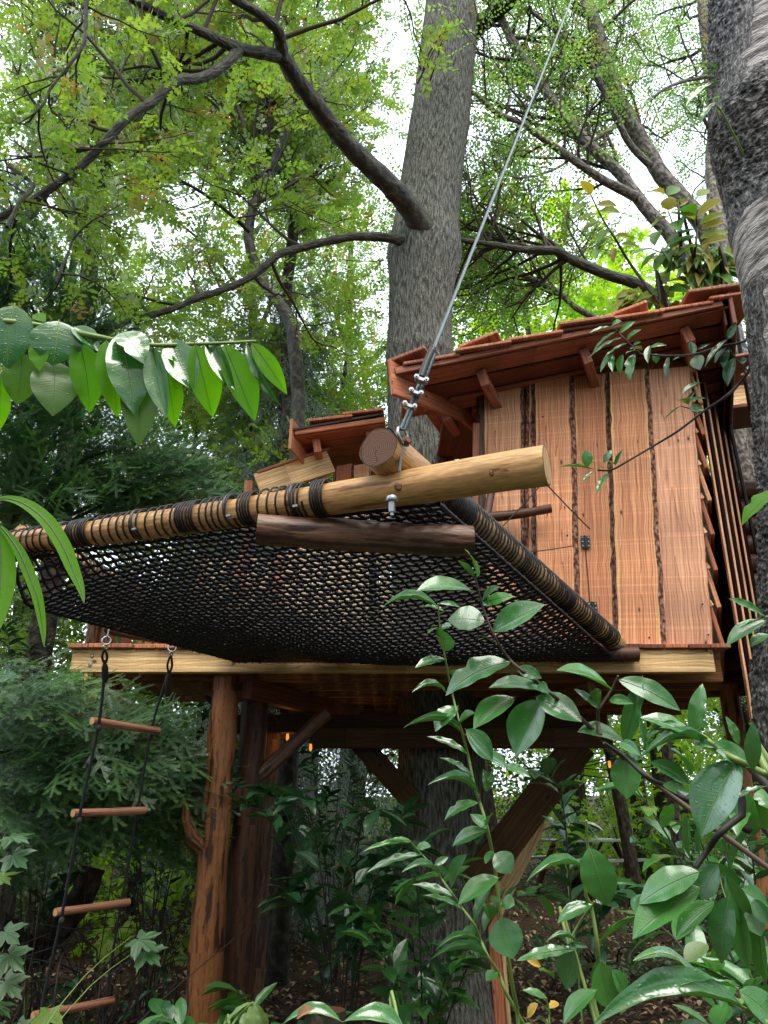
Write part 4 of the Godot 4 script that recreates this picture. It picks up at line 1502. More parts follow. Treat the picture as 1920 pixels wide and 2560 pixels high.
func deck() -> void:
	rng.seed = 31
	var t := thing("timber_deck", "raised timber deck on log posts with a pale front beam", "deck")
	# front beam and its bolts
	var fb := obj("fascia_beam", box_mesh(Transform3D(Basis(), Vector3(0.06, 2.4825, -5.43)), Vector3(4.4, 0.155, 0.06), 0.004), M.pale, t)
	for e in [[-2.0, 2.515], [-2.005, 2.455], [-1.02, 2.53], [-1.03, 2.47]]:
		screw(fb, Vector3(e[0], e[1], -5.398), Vector3(0, 0, 1), 0.013, M.steel, "bolt")
	var x := -2.16
	while x < 2.28:
		var w := rnd(0.12, 0.16)
		obj("deck_board", box_mesh(Transform3D(Basis(), Vector3(x + w * 0.5, 2.579 + rnd(-0.002, 0.002), -6.75 + rnd(-0.01, 0.012))), Vector3(w - 0.006, 0.028, 2.78), 0.003), [M.red, M.red_dark, M.red_bright][rng.randi() % 3], t)
		x += w
	var k := 0
	for e in [[-1.75, 2.46, -5.8], [-1.4, 2.6, -6.2], [-1.05, 2.68, -6.6], [-1.0, 2.74, -7.0], [-1.0, 2.8, -7.4], [-1.0, 2.86, -7.8]]:
		var lo: float = e[0]
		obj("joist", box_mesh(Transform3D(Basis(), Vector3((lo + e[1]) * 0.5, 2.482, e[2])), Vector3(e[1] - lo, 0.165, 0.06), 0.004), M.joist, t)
		k += 1
	obj("cross_beam", beam(Vector3(-0.96, 2.325, -5.6), Vector3(-0.25, 2.325, -7.2), 0.075, 0.145), M.red_dark, t)
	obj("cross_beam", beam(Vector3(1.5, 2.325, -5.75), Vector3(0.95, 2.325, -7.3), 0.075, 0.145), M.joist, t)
	obj("lower_beam", beam(Vector3(-1.3, 2.17, -6.45), Vector3(1.75, 2.17, -6.4), 0.09, 0.14), M.shaded_wood, t)
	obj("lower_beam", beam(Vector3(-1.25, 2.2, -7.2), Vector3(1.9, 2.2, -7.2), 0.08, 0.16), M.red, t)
	obj("lower_beam", beam(Vector3(-0.55, 2.05, -6.3), Vector3(1.75, 2.05, -6.3), 0.07, 0.15), M.shaded_wood, t)
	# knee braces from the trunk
	obj("knee_brace", beam(Vector3(-0.22, 2.06, -6.5), Vector3(0.36, 1.45, -6.55), 0.16, 0.1, Vector3(0, 0, 1)), M.shaded_wood, t)
	obj("knee_brace", beam(Vector3(1.52, 2.02, -6.32), Vector3(0.62, 0.95, -6.5), 0.24, 0.1, Vector3(0, 0, 1)), M.shaded_wood, t)
	obj("knee_brace", beam(Vector3(1.25, 1.5, -7.2), Vector3(0.75, 0.75, -6.95), 0.3, 0.08, Vector3(0, 0, 1)), M.pale, t)
	# posts
	var post := log_part("post", t, on_ground(-1.11, -5.62) - Vector3(0, 0.1, 0), Vector3(-1.11, 2.4, -5.6), 0.118, 0.088, "log_post", "end_pale", 0.01)
	var stub := MB.new()
	tube(stub, [Vector3(-1.15, 1.28, -5.56), Vector3(-1.24, 1.36, -5.52), Vector3(-1.29, 1.48, -5.5), Vector3(-1.31, 1.6, -5.49)], [0.05, 0.045, 0.035, 0.012], 9, 0.01, true)
	obj("branch_stub", stub.mesh(), M.log_post, post)
	log_part("post", t, on_ground(-0.95, -5.85) - Vector3(0, 0.1, 0), Vector3(-0.93, 2.4, -5.85), 0.11, 0.09, "log_dark", "end_brown", 0.02)
	log_part("post", t, on_ground(-0.97, -6.6) - Vector3(0, 0.1, 0), Vector3(-0.915, 2.25, -6.6), 0.1, 0.078, "log_brown", "end_brown", 0.02)
	log_part("log_brace", t, Vector3(-1.04, 1.6, -5.78), Vector3(-0.42, 2.2, -5.95), 0.048, 0.052, "log_brown", "end_brown", 0.01)
	log_part("log_brace", t, Vector3(-1.99, 2.43, -5.72), Vector3(-1.25, 1.45, -5.75), 0.05, 0.055, "log_post", "end_pale", 0.02)
	# railing at the left end
	var rail := part("railing", t)
	log_part("rail", rail, Vector3(-2.25, 2.93, -6.35), Vector3(-0.4, 2.55, -5.95), 0.06, 0.045, "log_brown", "end_brown", 0.02)
	for e in [[-2.48, 3.2, 0.06], [-2.36, 3.15, 0.07], [-2.2, 3.05, 0.055]]:
		log_part("rail_post", rail, Vector3(e[0], 2.58, -6.7), Vector3(e[0] - 0.02, e[1] + 0.3, -6.7), e[2], e[2] * 0.9, "log_post", "end_pale", 0.01)
	for q in 14:
		var xx := -2.12 + q * 0.085
		obj("picket", beam(Vector3(xx, 2.59, -6.75), Vector3(xx + rnd(-0.015, 0.015), 3.25 + rnd(-0.04, 0.05), -6.75), rnd(0.045, 0.065), 0.025, Vector3(0, 0, 1)), [M.red_bright, M.red, M.pale][rng.randi() % 3], rail)
	log_part("rail", rail, Vector3(-2.4, 3.08, -6.72), Vector3(-0.9, 3.1, -6.72), 0.04, 0.035, "log_brown", "end_brown", 0.01)
	# pale slat wall behind the net, sunlight put into its colour
	for q in 13:
		var xx := -1.0 + q * 0.135
		if xx > -0.1 and xx < 0.62:
			continue
		var o := MeshInstance3D.new()
		o.name = "screen_board"
		var top := 4.55 + rnd(-0.05, 0.05)
		o.mesh = live_board(Vector2(xx, xx + 0.122), Vector2(xx + 0.005, xx + 0.125), 2.595, top, top, 0.022, 0.006, 0.006, 200 + q, 0.008)
		o.position = Vector3(0, 0, -7.62 + 0.006 * (q % 2))
		two(o, M.sunlit_screen, M.edge_bark)
		rail.add_child(o, true)
	for q in 7:
		var xx := -1.93 + q * 0.135
		var o := MeshInstance3D.new()
		o.name = "screen_board"
		var top := 3.95 + rnd(-0.05, 0.05)
		o.mesh = live_board(Vector2(xx, xx + 0.122), Vector2(xx + 0.005, xx + 0.125), 2.595, top, top, 0.022, 0.006, 0.006, 250 + q, 0.008)
		o.position = Vector3(0, 0, -7.62 + 0.006 * (q % 2))
		two(o, M.sunlit_screen if q % 3 else M.board0, M.edge_bark)
		rail.add_child(o, true)
	for q in 8:
		var xx := -0.16 + q * 0.115
		var o := MeshInstance3D.new()
		o.name = "screen_board"
		var top := 4.5 + rnd(-0.05, 0.05)
		o.mesh = live_board(Vector2(xx, xx + 0.108), Vector2(xx + 0.005, xx + 0.11), 2.595, top, top, 0.022, 0.006, 0.006, 230 + q, 0.008)
		o.position = Vector3(0, 0, -7.62 + 0.006 * (q % 2))
		two(o, M.sunlit_screen, M.edge_bark)
		rail.add_child(o, true)


var roof_skew := 0.0


func rp(o: Vector3, a: float, u: float, w: float, n: float) -> Vector3:
	return o + Vector3(cos(a), sin(a), 0) * u + Vector3(roof_skew, 0, -1) * w + Vector3(-sin(a), cos(a), 0) * n


func roof_box(parent: Node, called: String, o: Vector3, a: float, u0: float, u1: float, w0: float, w1: float, n0: float, n1: float, m: Material, tilt := 0.0, ch := 0.004) -> void:
	var b := Basis(Vector3(cos(a), sin(a), 0), Vector3(-sin(a), cos(a), 0), Vector3(0, 0, 1)) * Basis(Vector3(0, 0, 1), tilt)
	if w1 - w0 > 3.0 * (u1 - u0):
		b = Basis(Vector3.UP, -atan(roof_skew)) * b
	obj(called, box_mesh(Transform3D(b, rp(o, a, (u0 + u1) * 0.5, (w0 + w1) * 0.5, (n0 + n1) * 0.5)), Vector3(u1 - u0, n1 - n0, w1 - w0), ch), m, parent)


func tree_house() -> void:
	rng.seed = 41
	var t := thing("tree_house", "red cedar tree house of live edged boards under a sloping shingle roof", "tree house")
	# front wall: [bottom left, bottom right, top left, top right, left bark, right bark, texture, proud]
	var wall := part("front_wall", t)
	var n := 0
	for e in [
		[0.70, 0.99, 0.79, 1.12, 0.012, 0.03, 0, 0.0], [0.985, 1.065, 1.135, 1.2, 0.026, 0.03, 2, 0.006], [1.06, 1.385, 1.195, 1.525, 0.014, 0.048, 0, 0.018],
		[1.37, 1.645, 1.51, 1.80, 0.012, 0.034, 1, 0.0], [1.63, 1.99, 1.79, 2.13, 0.012, 0.046, 1, 0.02], [1.965, 2.32, 2.105, 2.465, 0.012, 0.012, 2, 0.004],
	]:
		var o := MeshInstance3D.new()
		o.name = "board"
		var top0: float = 4.70 + 0.1 * (e[2] - 0.8)
		o.mesh = live_board(Vector2(e[0], e[1]), Vector2(e[2], e[3]), 2.615 + rnd(-0.008, 0.006), top0, top0 + 0.1 * (e[3] - e[2]), 0.032, e[4], e[5], n * 7 + 3, 0.008)
		o.position = Vector3(0, 0, -5.5 + e[7])
		two(o, M["wall%d" % n], M.edge_bark)
		wall.add_child(o, true)
		n += 1
	obj("dark_gap_panel", box_mesh(Transform3D(Basis(Vector3(0, 0, 1), -0.065), Vector3(1.6, 3.75, -5.575)), Vector3(1.62, 2.5, 0.03)), M.joist, t)  # added dark board standing in for the shaded gap under the roof
	for e in [[1.2, 2.72], [1.86, 2.66], [2.28, 2.68], [2.27, 2.9], [1.41, 2.68], [1.35, 3.42], [2.36, 3.32], [1.24, 4.4]]:
		screw(wall, Vector3(e[0], e[1], -5.478), Vector3(0, 0, 1), 0.006, M.iron)
	# bark covered corner log at the left
	log_part("corner_log", t, Vector3(0.70, 2.6, -5.53), Vector3(0.775, 4.72, -5.53), 0.04, 0.036, "log_dark", "end_brown", 0.012)
	# left side wall, seen past the trunk
	var lw := part("side_wall", t)
	for k in 7:
		var z := -5.66 - k * 0.25
		var o := MeshInstance3D.new()
		o.name = "board"
		o.mesh = live_board(Vector2(-0.125, 0.125), Vector2(-0.125, 0.125), 2.6, 4.72, 4.72, 0.03, 0.016, 0.02, 40 + k)
		o.transform = Transform3D(Basis(Vector3.UP, -PI / 2 - 0.38).rotated(Vector3(0, 0, 1), -0.035), Vector3(0.76, 0.0, z))
		o.position.x = 0.70 - 2.6 * 0.035 + 0.02 + (k * 0.25 + 0.16) * 0.4
		two(o, M["board%d" % (k % 3)], M.edge_bark)
		lw.add_child(o, true)
	# small braces by the corner
	obj("corner_batten", beam(Vector3(0.68, 3.6, -5.5), Vector3(0.72, 4.35, -5.5), 0.05, 0.03, Vector3(0, 0, 1)), M.red, t)
	# right side: lap boards seen end on
	for k in 8:
		var h0 := 2.62 + k * 0.277
		var xb := 2.315 + 0.065 * (h0 - 2.62)
		var a := Vector3(xb + 0.062, h0, 0)
		var b := Vector3(xb + 0.012, h0 + 0.31, 0)
		var y := (b - a).normalized()
		var x := y.cross(Vector3(0, 0, 1)).normalized()
		var T := Transform3D(Basis(Vector3.UP, -atan(0.4)) * Basis(x, y, x.cross(y)), (a + b) * 0.5 + Vector3(0.36, 0, -6.4))
		obj("lap_board", box_mesh(T, Vector3(0.03, a.distance_to(b), 1.8 + rnd(-0.03, 0.03))), [M.red_bright, M.board0, M.red_bright][k % 3], t)
		obj("spacer", box_mesh(Transform3D(Basis(Vector3(0, 0, 1), 0.5), Vector3(xb + 0.03, h0 + 0.3, -5.56)), Vector3(0.03, 0.05, 0.08)), M.board2, t)
	# hinges with screws and the slit of the door between
	var cut := obj("door_slit", box_mesh(Transform3D(Basis(Vector3(0, 0, 1), -0.012), Vector3(1.475, 3.1, -5.497)), Vector3(0.005, 0.62, 0.012), 0.001), M.black, t)
	for e in [[1.48, 3.37], [1.485, 2.87]]:
		var h := obj("hinge", box_mesh(Transform3D(Basis(), Vector3(e[0], e[1], -5.485)), Vector3(0.068, 0.095, 0.004), 0.001), M.iron, t)
		obj("hinge_pin", rope([Vector3(e[0], e[1] - 0.05, -5.481), Vector3(e[0], e[1] + 0.05, -5.481)], 0.006, 8), M.iron, h)
		for sx in [-0.022, 0.022]:
			for sy in [-0.032, 0.0, 0.032]:
				screw(h, Vector3(e[0] + sx, e[1] + sy, -5.482), Vector3(0, 0, 1), 0.0075, M.steel)
	# door cord stretched over pegs
	var cord := obj("cord", rope([P(1358, 1206, 5.0), P(1375, 1220, 5.03), P(1430, 1278, 5.2), P(1475, 1323, 5.3)], 0.0045), M.black, t)
	obj("cord", rope(smooth([P(1358, 1206, 5.0), P(1300, 1270, 4.95), P(1243, 1330, 4.9)], 4), 0.004), M.black, t)
	obj("cord", rope(smooth([P(1270, 1368, 4.55), P(1300, 1376, 4.7), P(1350, 1377, 5.0), P(1438, 1364, 5.35)], 4), 0.004), M.black, t)
	log_part("door_bar", t, Vector3(0.66, 3.52, -5.4), Vector3(1.22, 3.585, -5.36), 0.04, 0.032, "log_dark", "end_pale", 0.01)
	log_part("door_bar", t, Vector3(0.62, 2.95, -5.4), Vector3(0.8, 3.75, -5.42), 0.03, 0.03, "log_brown", "end_brown", 0.0)

	# roof
	var roof := part("roof", t)
	roof_skew = 0.4
	var O := Vector3(0.06, 4.48, -5.0)
	var A := deg_to_rad(13.5)
	for k in 12:
		var w0 := 0.02 + k * 0.215
		var u0 := 0.02 + 0.45 * w0 if w0 < 0.6 else 0.29
		if w0 > 0.6:
			u0 = 0.36
		roof_box(roof, "soffit_board", O, A, u0, 2.58, w0, w0 + 0.205, 0.0, 0.022, [M.red, M.red_dark, M.red][k % 3])
	roof_box(roof, "eaves_trim", O, A, 0.03, 2.57, -0.024, 0.004, -0.005, 0.05, M.red)
	for k in 5:
		roof_box(roof, "membrane", O, A, 0.04 if k == 0 else 0.36, 2.56, -0.03 + k * 0.5, 0.465 + k * 0.5, 0.056, 0.066, M.black, 0.0, 0.001)
	for u in [0.2, 0.62, 1.43, 2.25]:
		roof_box(roof, "rafter", O, A, u - 0.034, u + 0.034, (0.5 if u < 0.5 else 0.05), (0.8 if u < 0.5 else 2.6), -0.145, -0.003, M.red if u < 2.0 else M.red_bright)
	# shingles: long boards lapped like scales, seen end on from the front
	for k in 7:
		var u := -0.05 + k * 0.395
		for s in 3:
			roof_box(roof, "shingle", O, A, u, u + 0.42, -0.06 + s * 0.87 + rnd(-0.02, 0.02), 0.80 + s * 0.87, 0.07 + 0.004 * s, 0.096 + 0.004 * s, [M.red, M.red_dark, M.red_bright][rng.randi() % 3], -0.05 + rnd(-0.015, 0.015), 0.006)
	for e in [[0.0, 0.3, 0.0], [0.55, 0.3, 0.0], [1.08, 0.42, 0.01], [1.62, 0.38, 0.01], [2.1, 0.52, 0.045]]:
		for s in 2:
			roof_box(roof, "shingle", O, A, e[0], e[0] + e[1], -0.085 + s * 1.3 + rnd(-0.02, 0.02), 1.15 + s * 1.3, 0.105 + e[2], 0.136 + e[2], [M.red_bright, M.red, M.red_dark][rng.randi() % 3], -0.055 + rnd(-0.02, 0.02), 0.007)
	# barge boards
	var l0 := O + Vector3(-0.015, 0.0, 0.03)
	for e in [[l0, l0 + Vector3(0.57, 0.13, -0.66), M.red_bright], [l0 + Vector3(0.58, 0.13, -0.67), l0 + Vector3(0.73, 0.16, -0.95), M.red]]:
		var a: Vector3 = e[0]
		var b: Vector3 = e[1]
		obj("barge_board", beam(a + Vector3(0, -0.03, 0), b + Vector3(0, -0.03, 0), 0.03, 0.27), e[2], roof)
	obj("barge_board", beam(Vector3(2.6, 5.05, -4.95), Vector3(3.6, 5.05, -7.5), 0.03, 0.3), M.red_dark, roof)
	obj("barge_board", beam(Vector3(2.57, 5.03, -5.02), Vector3(3.5, 5.03, -7.4), 0.02, 0.2), M.grey_wood, roof)
	obj("loose_board", beam(Vector3(0.62, 4.72, -6.05), Vector3(0.95, 4.84, -6.2), 0.2, 0.025), M.red_bright, roof)
	# end wall standing back between trunk and side wall
	for k in 3:
		obj("back_board", beam(Vector3(0.62 + k * 0.17, 2.6, -7.5), Vector3(0.64 + k * 0.17, 4.75, -7.5), 0.155, 0.03, Vector3(0, 0, 1)), [M.board0, M.red_bright, M.board1][k], t)

	# tall slabs with bark leaning in a pack against the right side
	t = thing("slab_stack", "pack of tall bark edged slabs standing against the right side wall", "timber")
	for k in 8:
		var z := -5.68 - k * 0.19
		var o := MeshInstance3D.new()
		o.name = "slab"
		var xo := 2.59 + k * 0.117
		var hb := [2.0, 2.25, 1.85, 2.1, 2.0, 1.9, 2.2, 2.0][k] as float
		o.mesh = live_board(Vector2(-0.1, 0.1), Vector2(-0.09, 0.09), hb, 5.0, 5.0, 0.015, 0.012, 0.012, 70 + k, 0.02)
		o.transform = Transform3D(Basis(Vector3.UP, deg_to_rad(67 + rnd(-3, 3))), Vector3(xo, 0, z))
		two(o, M.slab_bark, M["board%d" % (k % 3)] if k % 2 == 0 else M.slab_bark)
		t.add_child(o, true)
		var o2 := MeshInstance3D.new()
		o2.name = "slab"
		o2.mesh = live_board(Vector2(-0.07, 0.07), Vector2(-0.07, 0.07), hb + 0.2, 4.95, 4.95, 0.02, 0.008, 0.008, 90 + k, 0.015)
		o2.transform = Transform3D(Basis(Vector3.UP, deg_to_rad(67)), Vector3(xo + 0.05, 0, z - 0.09))
		two(o2, M.slab_bark, M.slab_bark)
		t.add_child(o2, true)

	roof_skew = 0.0
	# second cabin half hidden behind the cherry trunk
	t = thing("side_cabin", "dark log sided cabin with an orange roof edge behind the cherry trunk", "cabin")
	for k in 11:
		log_part("wall_log", t, Vector3(2.95, 2.6 + k * 0.19, -7.3), Vector3(4.6, 2.6 + k * 0.19, -7.1), 0.1, 0.1, "log_dark", "end_brown", 0.004)
	obj("roof_board", beam(Vector3(3.1, 5.02, -6.75), Vector3(4.7, 5.2, -6.6), 0.5, 0.035, Vector3(-0.1, 1, 0.0)), M.red_dark, t)
	obj("roof_board", beam(Vector3(3.2, 5.3, -6.9), Vector3(4.7, 5.46, -6.8), 0.03, 0.3), M.pale, t)
	obj("eaves_trim", beam(Vector3(3.1, 5.08, -6.78), Vector3(4.7, 5.24, -6.62), 0.03, 0.1), M.red_bright, t)
	obj("roof_cap", beam(Vector3(3.15, 5.5, -6.95), Vector3(4.7, 5.66, -6.85), 0.3, 0.03), M.red_bright, t)
	for k in 3:
		log_part("post", t, on_ground(3.1 + k * 0.7, -7.2), Vector3(3.1 + k * 0.7, 2.6, -7.2), 0.09, 0.08, "log_post", "end_brown", 0.01)


func small_hut() -> void:
	rng.seed = 51
	var t := thing("small_hut", "small shingle roofed hut behind the tall trunk on the left of the deck", "hut")
	var roof := part("roof", t)
	var O := Vector3(-0.97, 5.24, -7.5)
	var A := deg_to_rad(9.5)
	for k in 5:
		roof_box(roof, "soffit_board", O, A, 0.03, 1.0, 0.02 + k * 0.22, 0.23 + k * 0.22, 0.0, 0.02, [M.red_bright, M.red][k % 2])
	roof_box(roof, "eaves_trim", O, A, 0.03, 1.0, -0.022, 0.005, 0.0, 0.055, M.red_bright)
	roof_box(roof, "membrane", O, A, 0.02, 1.0, -0.04, 1.1, 0.06, 0.085, M.black, 0.03, 0.002)
	for e in [[0.2, 0.46, 0.0], [0.56, 0.44, 0.02]]:
		for s in 2:
			roof_box(roof, "shingle", O, A, e[0], e[0] + e[1], -0.07 + s * 0.55, 0.5 + s * 0.55, 0.10 + e[2], 0.13 + e[2], [M.red_bright, M.red][s], -0.04)
	for u in [0.24, 0.82]:
		roof_box(roof, "rafter", O, A, u - 0.04, u + 0.04, 0.12, 1.1, -0.17, -0.003, M.red_bright)
	obj("barge_board", beam(Vector3(-0.985, 5.24, -7.44), Vector3(-0.8, 5.22, -8.05), 0.03, 0.36), M.red_bright, roof)
	for k in 2:
		var o := MeshInstance3D.new()
		o.name = "board"
		o.mesh = live_board(Vector2(-0.54 + k * 0.2, -0.345 + k * 0.2), Vector2(-0.54 + k * 0.2, -0.345 + k * 0.2), 2.6, 5.12, 5.15, 0.03, 0.012, 0.02, 110 + k)
		o.position = Vector3(0, 0, -8.0 + 0.012 * (k % 2))
		two(o, [M.red_bright, M.board0, M.board1][k % 3], M.edge_bark)
		t.add_child(o, true)
	for k in 4:
		obj("side_board", beam(Vector3(-0.55, 2.6, -8.12 - k * 0.2), Vector3(-0.55, 5.1, -8.12 - k * 0.2), 0.03, 0.19, Vector3(0, 0, 1)), M.red, t)
	# pale beam of the stair beside it
	t = thing("stair_rail", "pale sloping timber beam left of the small hut", "handrail")
	obj("rail", beam(Vector3(-1.35, 4.78, -7.75), Vector3(-0.58, 5.1, -7.85), 0.05, 0.26), M.pale, t)
	obj("cap", beam(Vector3(-1.36, 4.92, -7.75), Vector3(-0.6, 5.25, -7.85), 0.09, 0.03), M.red, t)
	obj("post", beam(Vector3(-1.45, 2.6, -7.8), Vector3(-1.45, 4.84, -7.8), 0.09, 0.09, Vector3(0, 0, 1)), M.red, t)
	obj("post", beam(Vector3(-0.68, 2.6, -7.9), Vector3(-0.68, 5.0, -7.9), 0.09, 0.09, Vector3(0, 0, 1)), M.red, t)


func net_point(u: float, v: float) -> Vector3:
	var A := P(20, 1368, 3.6) + Vector3(0, -0.03, 0)
	var B := P(1096, 1240, 2.95) + Vector3(0, -0.03, 0)
	var C := Vector3(1.52, 2.50, -5.28)
	var D := Vector3(-0.98, 2.46, -5.30)
	var q := A.lerp(B, u).lerp(D.lerp(C, u), v)
	var s := 4.0 * u * (1.0 - u)
	q.y -= 0.27 * sin(PI * pow(v, 1.5)) * s * (0.3 + 0.7 * u)
	q.y -= 0.21 * pow(1.0 - u, 5.0) * (1.0 - v) * smoothstep(0.0, 0.09, v)
	return q


func net_and_frame() -> void:
	rng.seed = 61
	var t := thing("net_frame", "frame of peeled logs jutting from the deck and holding the net", "log frame")
	var fl := P(-70, 1372, 3.68)
	var fr := P(1368, 1163, 2.7)
	var front := log_part("front_pole", t, fl, fr, 0.047, 0.07, "log_pale", "end_pale", 0.012)
	var se := P(946, 1118, 2.86)
	var sl := Vector3(1.6, 2.60, -5.38)
	var side := log_part("side_pole", t, se, sl, 0.078, 0.06, "log_pale", "end_dark", 0.0)
	var kb := P(1012, 1106, 2.86)
	var knot := MB.new()
	tube(knot, [kb, kb + Vector3(0.012, 0.004, 0.016)], [0.02, 0.012], 9, 0.006, true)
	obj("branch_knot", knot.mesh(), M.end_dark, side)
	for e in [[997, 1208, 0.014], [720, 1262, 0.01], [1230, 1196, 0.009], [470, 1306, 0.008]]:
		var f := clampf((e[0] + 70.0) / 1438.0, 0.0, 1.0)
		f = f * 3.68 / (2.7 + f * 0.98)
		var on := fl.lerp(fr, f) + (EYE - fl.lerp(fr, f)).normalized() * (lerpf(0.047, 0.07, f) - 0.004)
		var kn := MB.new()
		var kd := (EYE - on).normalized()
		tube(kn, [on - kd * 0.01, on + kd * 0.003, on + kd * 0.006], [e[2] * 1.3, e[2] * 1.15, e[2] * 0.6], 11, 0.004, true)
		obj("knot", kn.mesh(), M.end_brown, front)
	var dl := Vector3(-1.02, 2.50, -5.32)
	var lp := log_part("left_pole", t, P(45, 1352, 3.64) + Vector3(0, 0.03, 0), dl + Vector3(0, 0.07, 0), 0.05, 0.05, "log_pale", "end_pale", 0.0)
	var spread := log_part("spreader_log", t, P(643, 1322, 3.0), P(1180, 1352, 3.08), 0.06, 0.063, "log_brown", "end_pale", 0.008)
	log_part("edge_log", t, dl, Vector3(1.72, 2.515, -5.335), 0.046, 0.05, "log_dark", "end_brown", 0.006)
	# windings
	var mb := MB.new()
	var f0 := fl.lerp(fr, 0.03)
	for e in [[0.03, 0.23, 0.04], [0.23, 0.27, 0.013], [0.275, 0.44, 0.046], [0.44, 0.475, 0.014], [0.48, 0.545, 0.036], [0.55, 0.575, 0.015], [0.58, 0.625, 0.042], [0.63, 0.66, 0.018], [0.67, 0.692, 0.013]]:
		var a: float = e[0]
		var b: float = e[1]
		winding(mb, fl.lerp(fr, a), fl.lerp(fr, b), lerpf(0.047, 0.07, a) * 1.02, lerpf(0.047, 0.07, b) * 1.02, e[2], 0.35, 0.0045)
	obj("lashing", mb.mesh(), M.rope, front)
	mb = MB.new()
	winding(mb, se.lerp(sl, 0.10), se.lerp(sl, 0.2), 0.078, 0.0765, 0.019, 0.3, 0.0048)
	winding(mb, se.lerp(sl, 0.18), se.lerp(sl, 0.955), 0.0775, 0.062, 0.038, 0.55, 0.0052)
	obj("lashing", mb.mesh(), M.rope, side)
	mb = MB.new()
	winding(mb, P(45, 1352, 3.64) + Vector3(0, 0.03, 0), dl + Vector3(0, 0.07, 0), 0.052, 0.052, 0.03, 0.3, 0.005)
	obj("lashing", mb.mesh(), M.rope, lp)
	# cable ties with a steel tag round the front pole
	for f in [0.21, 0.36, 0.53, 0.64]:
		var c := fl.lerp(fr, f)
		var b := face_basis(fr - fl)
		var p := []
		var r := []
		for k in 19:
			var a := TAU * k / 18.0
			p.append(c + (b.x * cos(a) + b.z * sin(a)) * (lerpf(0.047, 0.07, f) + 0.007) + b.y * 0.004 * sin(a))
			r.append(0.0065)
		obj("cable_tie", tube_mesh(p, r, 5), M.tape, front)
		obj("tie_tag", box_mesh(Transform3D(b, c + Vector3(0, -0.045, 0.065)), Vector3(0.012, 0.02, 0.01), 0.001), M.steel, front)
	# bolt through the crossing
	var bo := MB.new()
	var bc := P(980, 1262, 2.72)
	tube(bo, [bc + Vector3(0, 0.03, 0), bc + Vector3(0, 0.012, 0), bc + Vector3(0, 0.008, 0)], [0.018, 0.024, 0.012], 14, 0.0, true)
	tube(bo, [bc + Vector3(0, 0.01, 0), bc - Vector3(0, 0.028, 0)], [0.014, 0.013], 6, 0.0, true)
	tube(bo, [bc - Vector3(0, 0.02, 0), bc - Vector3(0, 0.04, 0)], [0.007, 0.007], 8, 0.0, true)
	obj("bolt", bo.mesh(), M.steel, t)

	# the net: two families of slanting strands
	var net := thing("rope_net", "black knotted rope net slung between the log poles and deck", "net")
	var NU := 50
	var NV := 54
	var mesh := MB.new()
	for fam in 2:
		for s in (NV if fam == 0 else NU) + 1:
			var p := []
			var r := []
			var n := (NU if fam == 0 else NV) * 2
			for k in n + 1:
				var f := float(k) / n
				var q := net_point(f, float(s) / NV) if fam == 0 else net_point(float(s) / NU, f)
				var weave := 1.0 if (k / 2 + s) % 2 == 0 else -1.0
				p.append(q + Vector3(0, (0.004 * weave * (1.0 if fam == 0 else -1.0) if k % 2 == 0 else 0.0), 0) + rvec() * 0.0026)
				r.append(0.0094 if k % 2 == 0 else (0.0078 if fam == 0 else 0.0056))
			tube(mesh, p, r, 5)
	obj("mesh_strands", mesh.mesh(), M.net, net)
	# border ropes
	mb = MB.new()
	for e in [[0, 0.0], [0, 1.0], [1, 0.0], [1, 1.0]]:
		var p := []
		for k in 41:
			var f := k / 40.0
			p.append(net_point(f, e[1]) if e[0] == 0 else net_point(e[1], f))
		tube(mb, p, taper(41, 0.009, 0.009), 6)
	obj("border_rope", mb.mesh(), M.net, net)
	mb = MB.new()      # thin ties from net to edge log
	for k in 60:
		var f := (k + 0.5) / 60.0
		var a := net_point(f, 0.985)
		var c := dl.lerp(Vector3(1.72, 2.515, -5.335), f * 0.96 + 0.01)
		tube(mb, [a, c + Vector3(0, -0.055, 0.01), c + Vector3(0.01, -0.02, 0.056), c + Vector3(0.01, 0.05, 0.02), a + Vector3(0.02, 0, 0)], [0.003, 0.003, 0.003, 0.003, 0.003], 4)
	obj("edge_ties", mb.mesh(), M.rope, net)
	# dead leaves caught in the net
	for e in [[343, 1474, 0.045], [335, 1490, 0.03]]:
		var lf := P(e[0], e[1], 3.75)
		var d := thing("fallen_leaf", ["curled orange leaf caught in the net, upper one", "small orange leaf caught in the net, lower one"][0 if e[2] > 0.04 else 1], "leaf", lf)
		leaf_local(d, Vector3.ZERO, Vector3(0.9, 0.25, 0.2).normalized(), e[2], e[2] * 0.45, M.dead[0], 3)

	# steel cable up to the tree
	var cb := thing("steel_cable", "twisted steel cable clamped above the end of the side pole", "cable")
	var c0 := P(1003, 1075, 2.86)
	var c1 := P(1452, -60, 7.4)
	var cl := P(1085, 870, 3.0)
	cable(cb, "wire_rope", c0, cl, 0.0078)
	cable(cb, "wire_rope", cl, c1, 0.0075)
	cable(cb, "tail", c0 + Vector3(0.012, 0.0, 0.0), cl + Vector3(0.004, -0.03, 0.008), 0.006)
	obj("tape", rope([P(1054, 944, 2.945), P(1068, 905, 2.975), P(1081, 878, 2.995)], 0.0165, 10), M.tape, cb)
	for e in [[1024, 1018], [1040, 985], [1053, 952]]:
		clamp_(cb, P(e[0], e[1], 2.9), (cl - c0).normalized())
	var ring := P(1006, 1088, 2.86)
	eye_bolt(cb, ring, 0.03, 0.0065, Vector3(0.85, 0.1, 0.6), ring + Vector3(-0.012, -0.13, -0.03), M.steel)


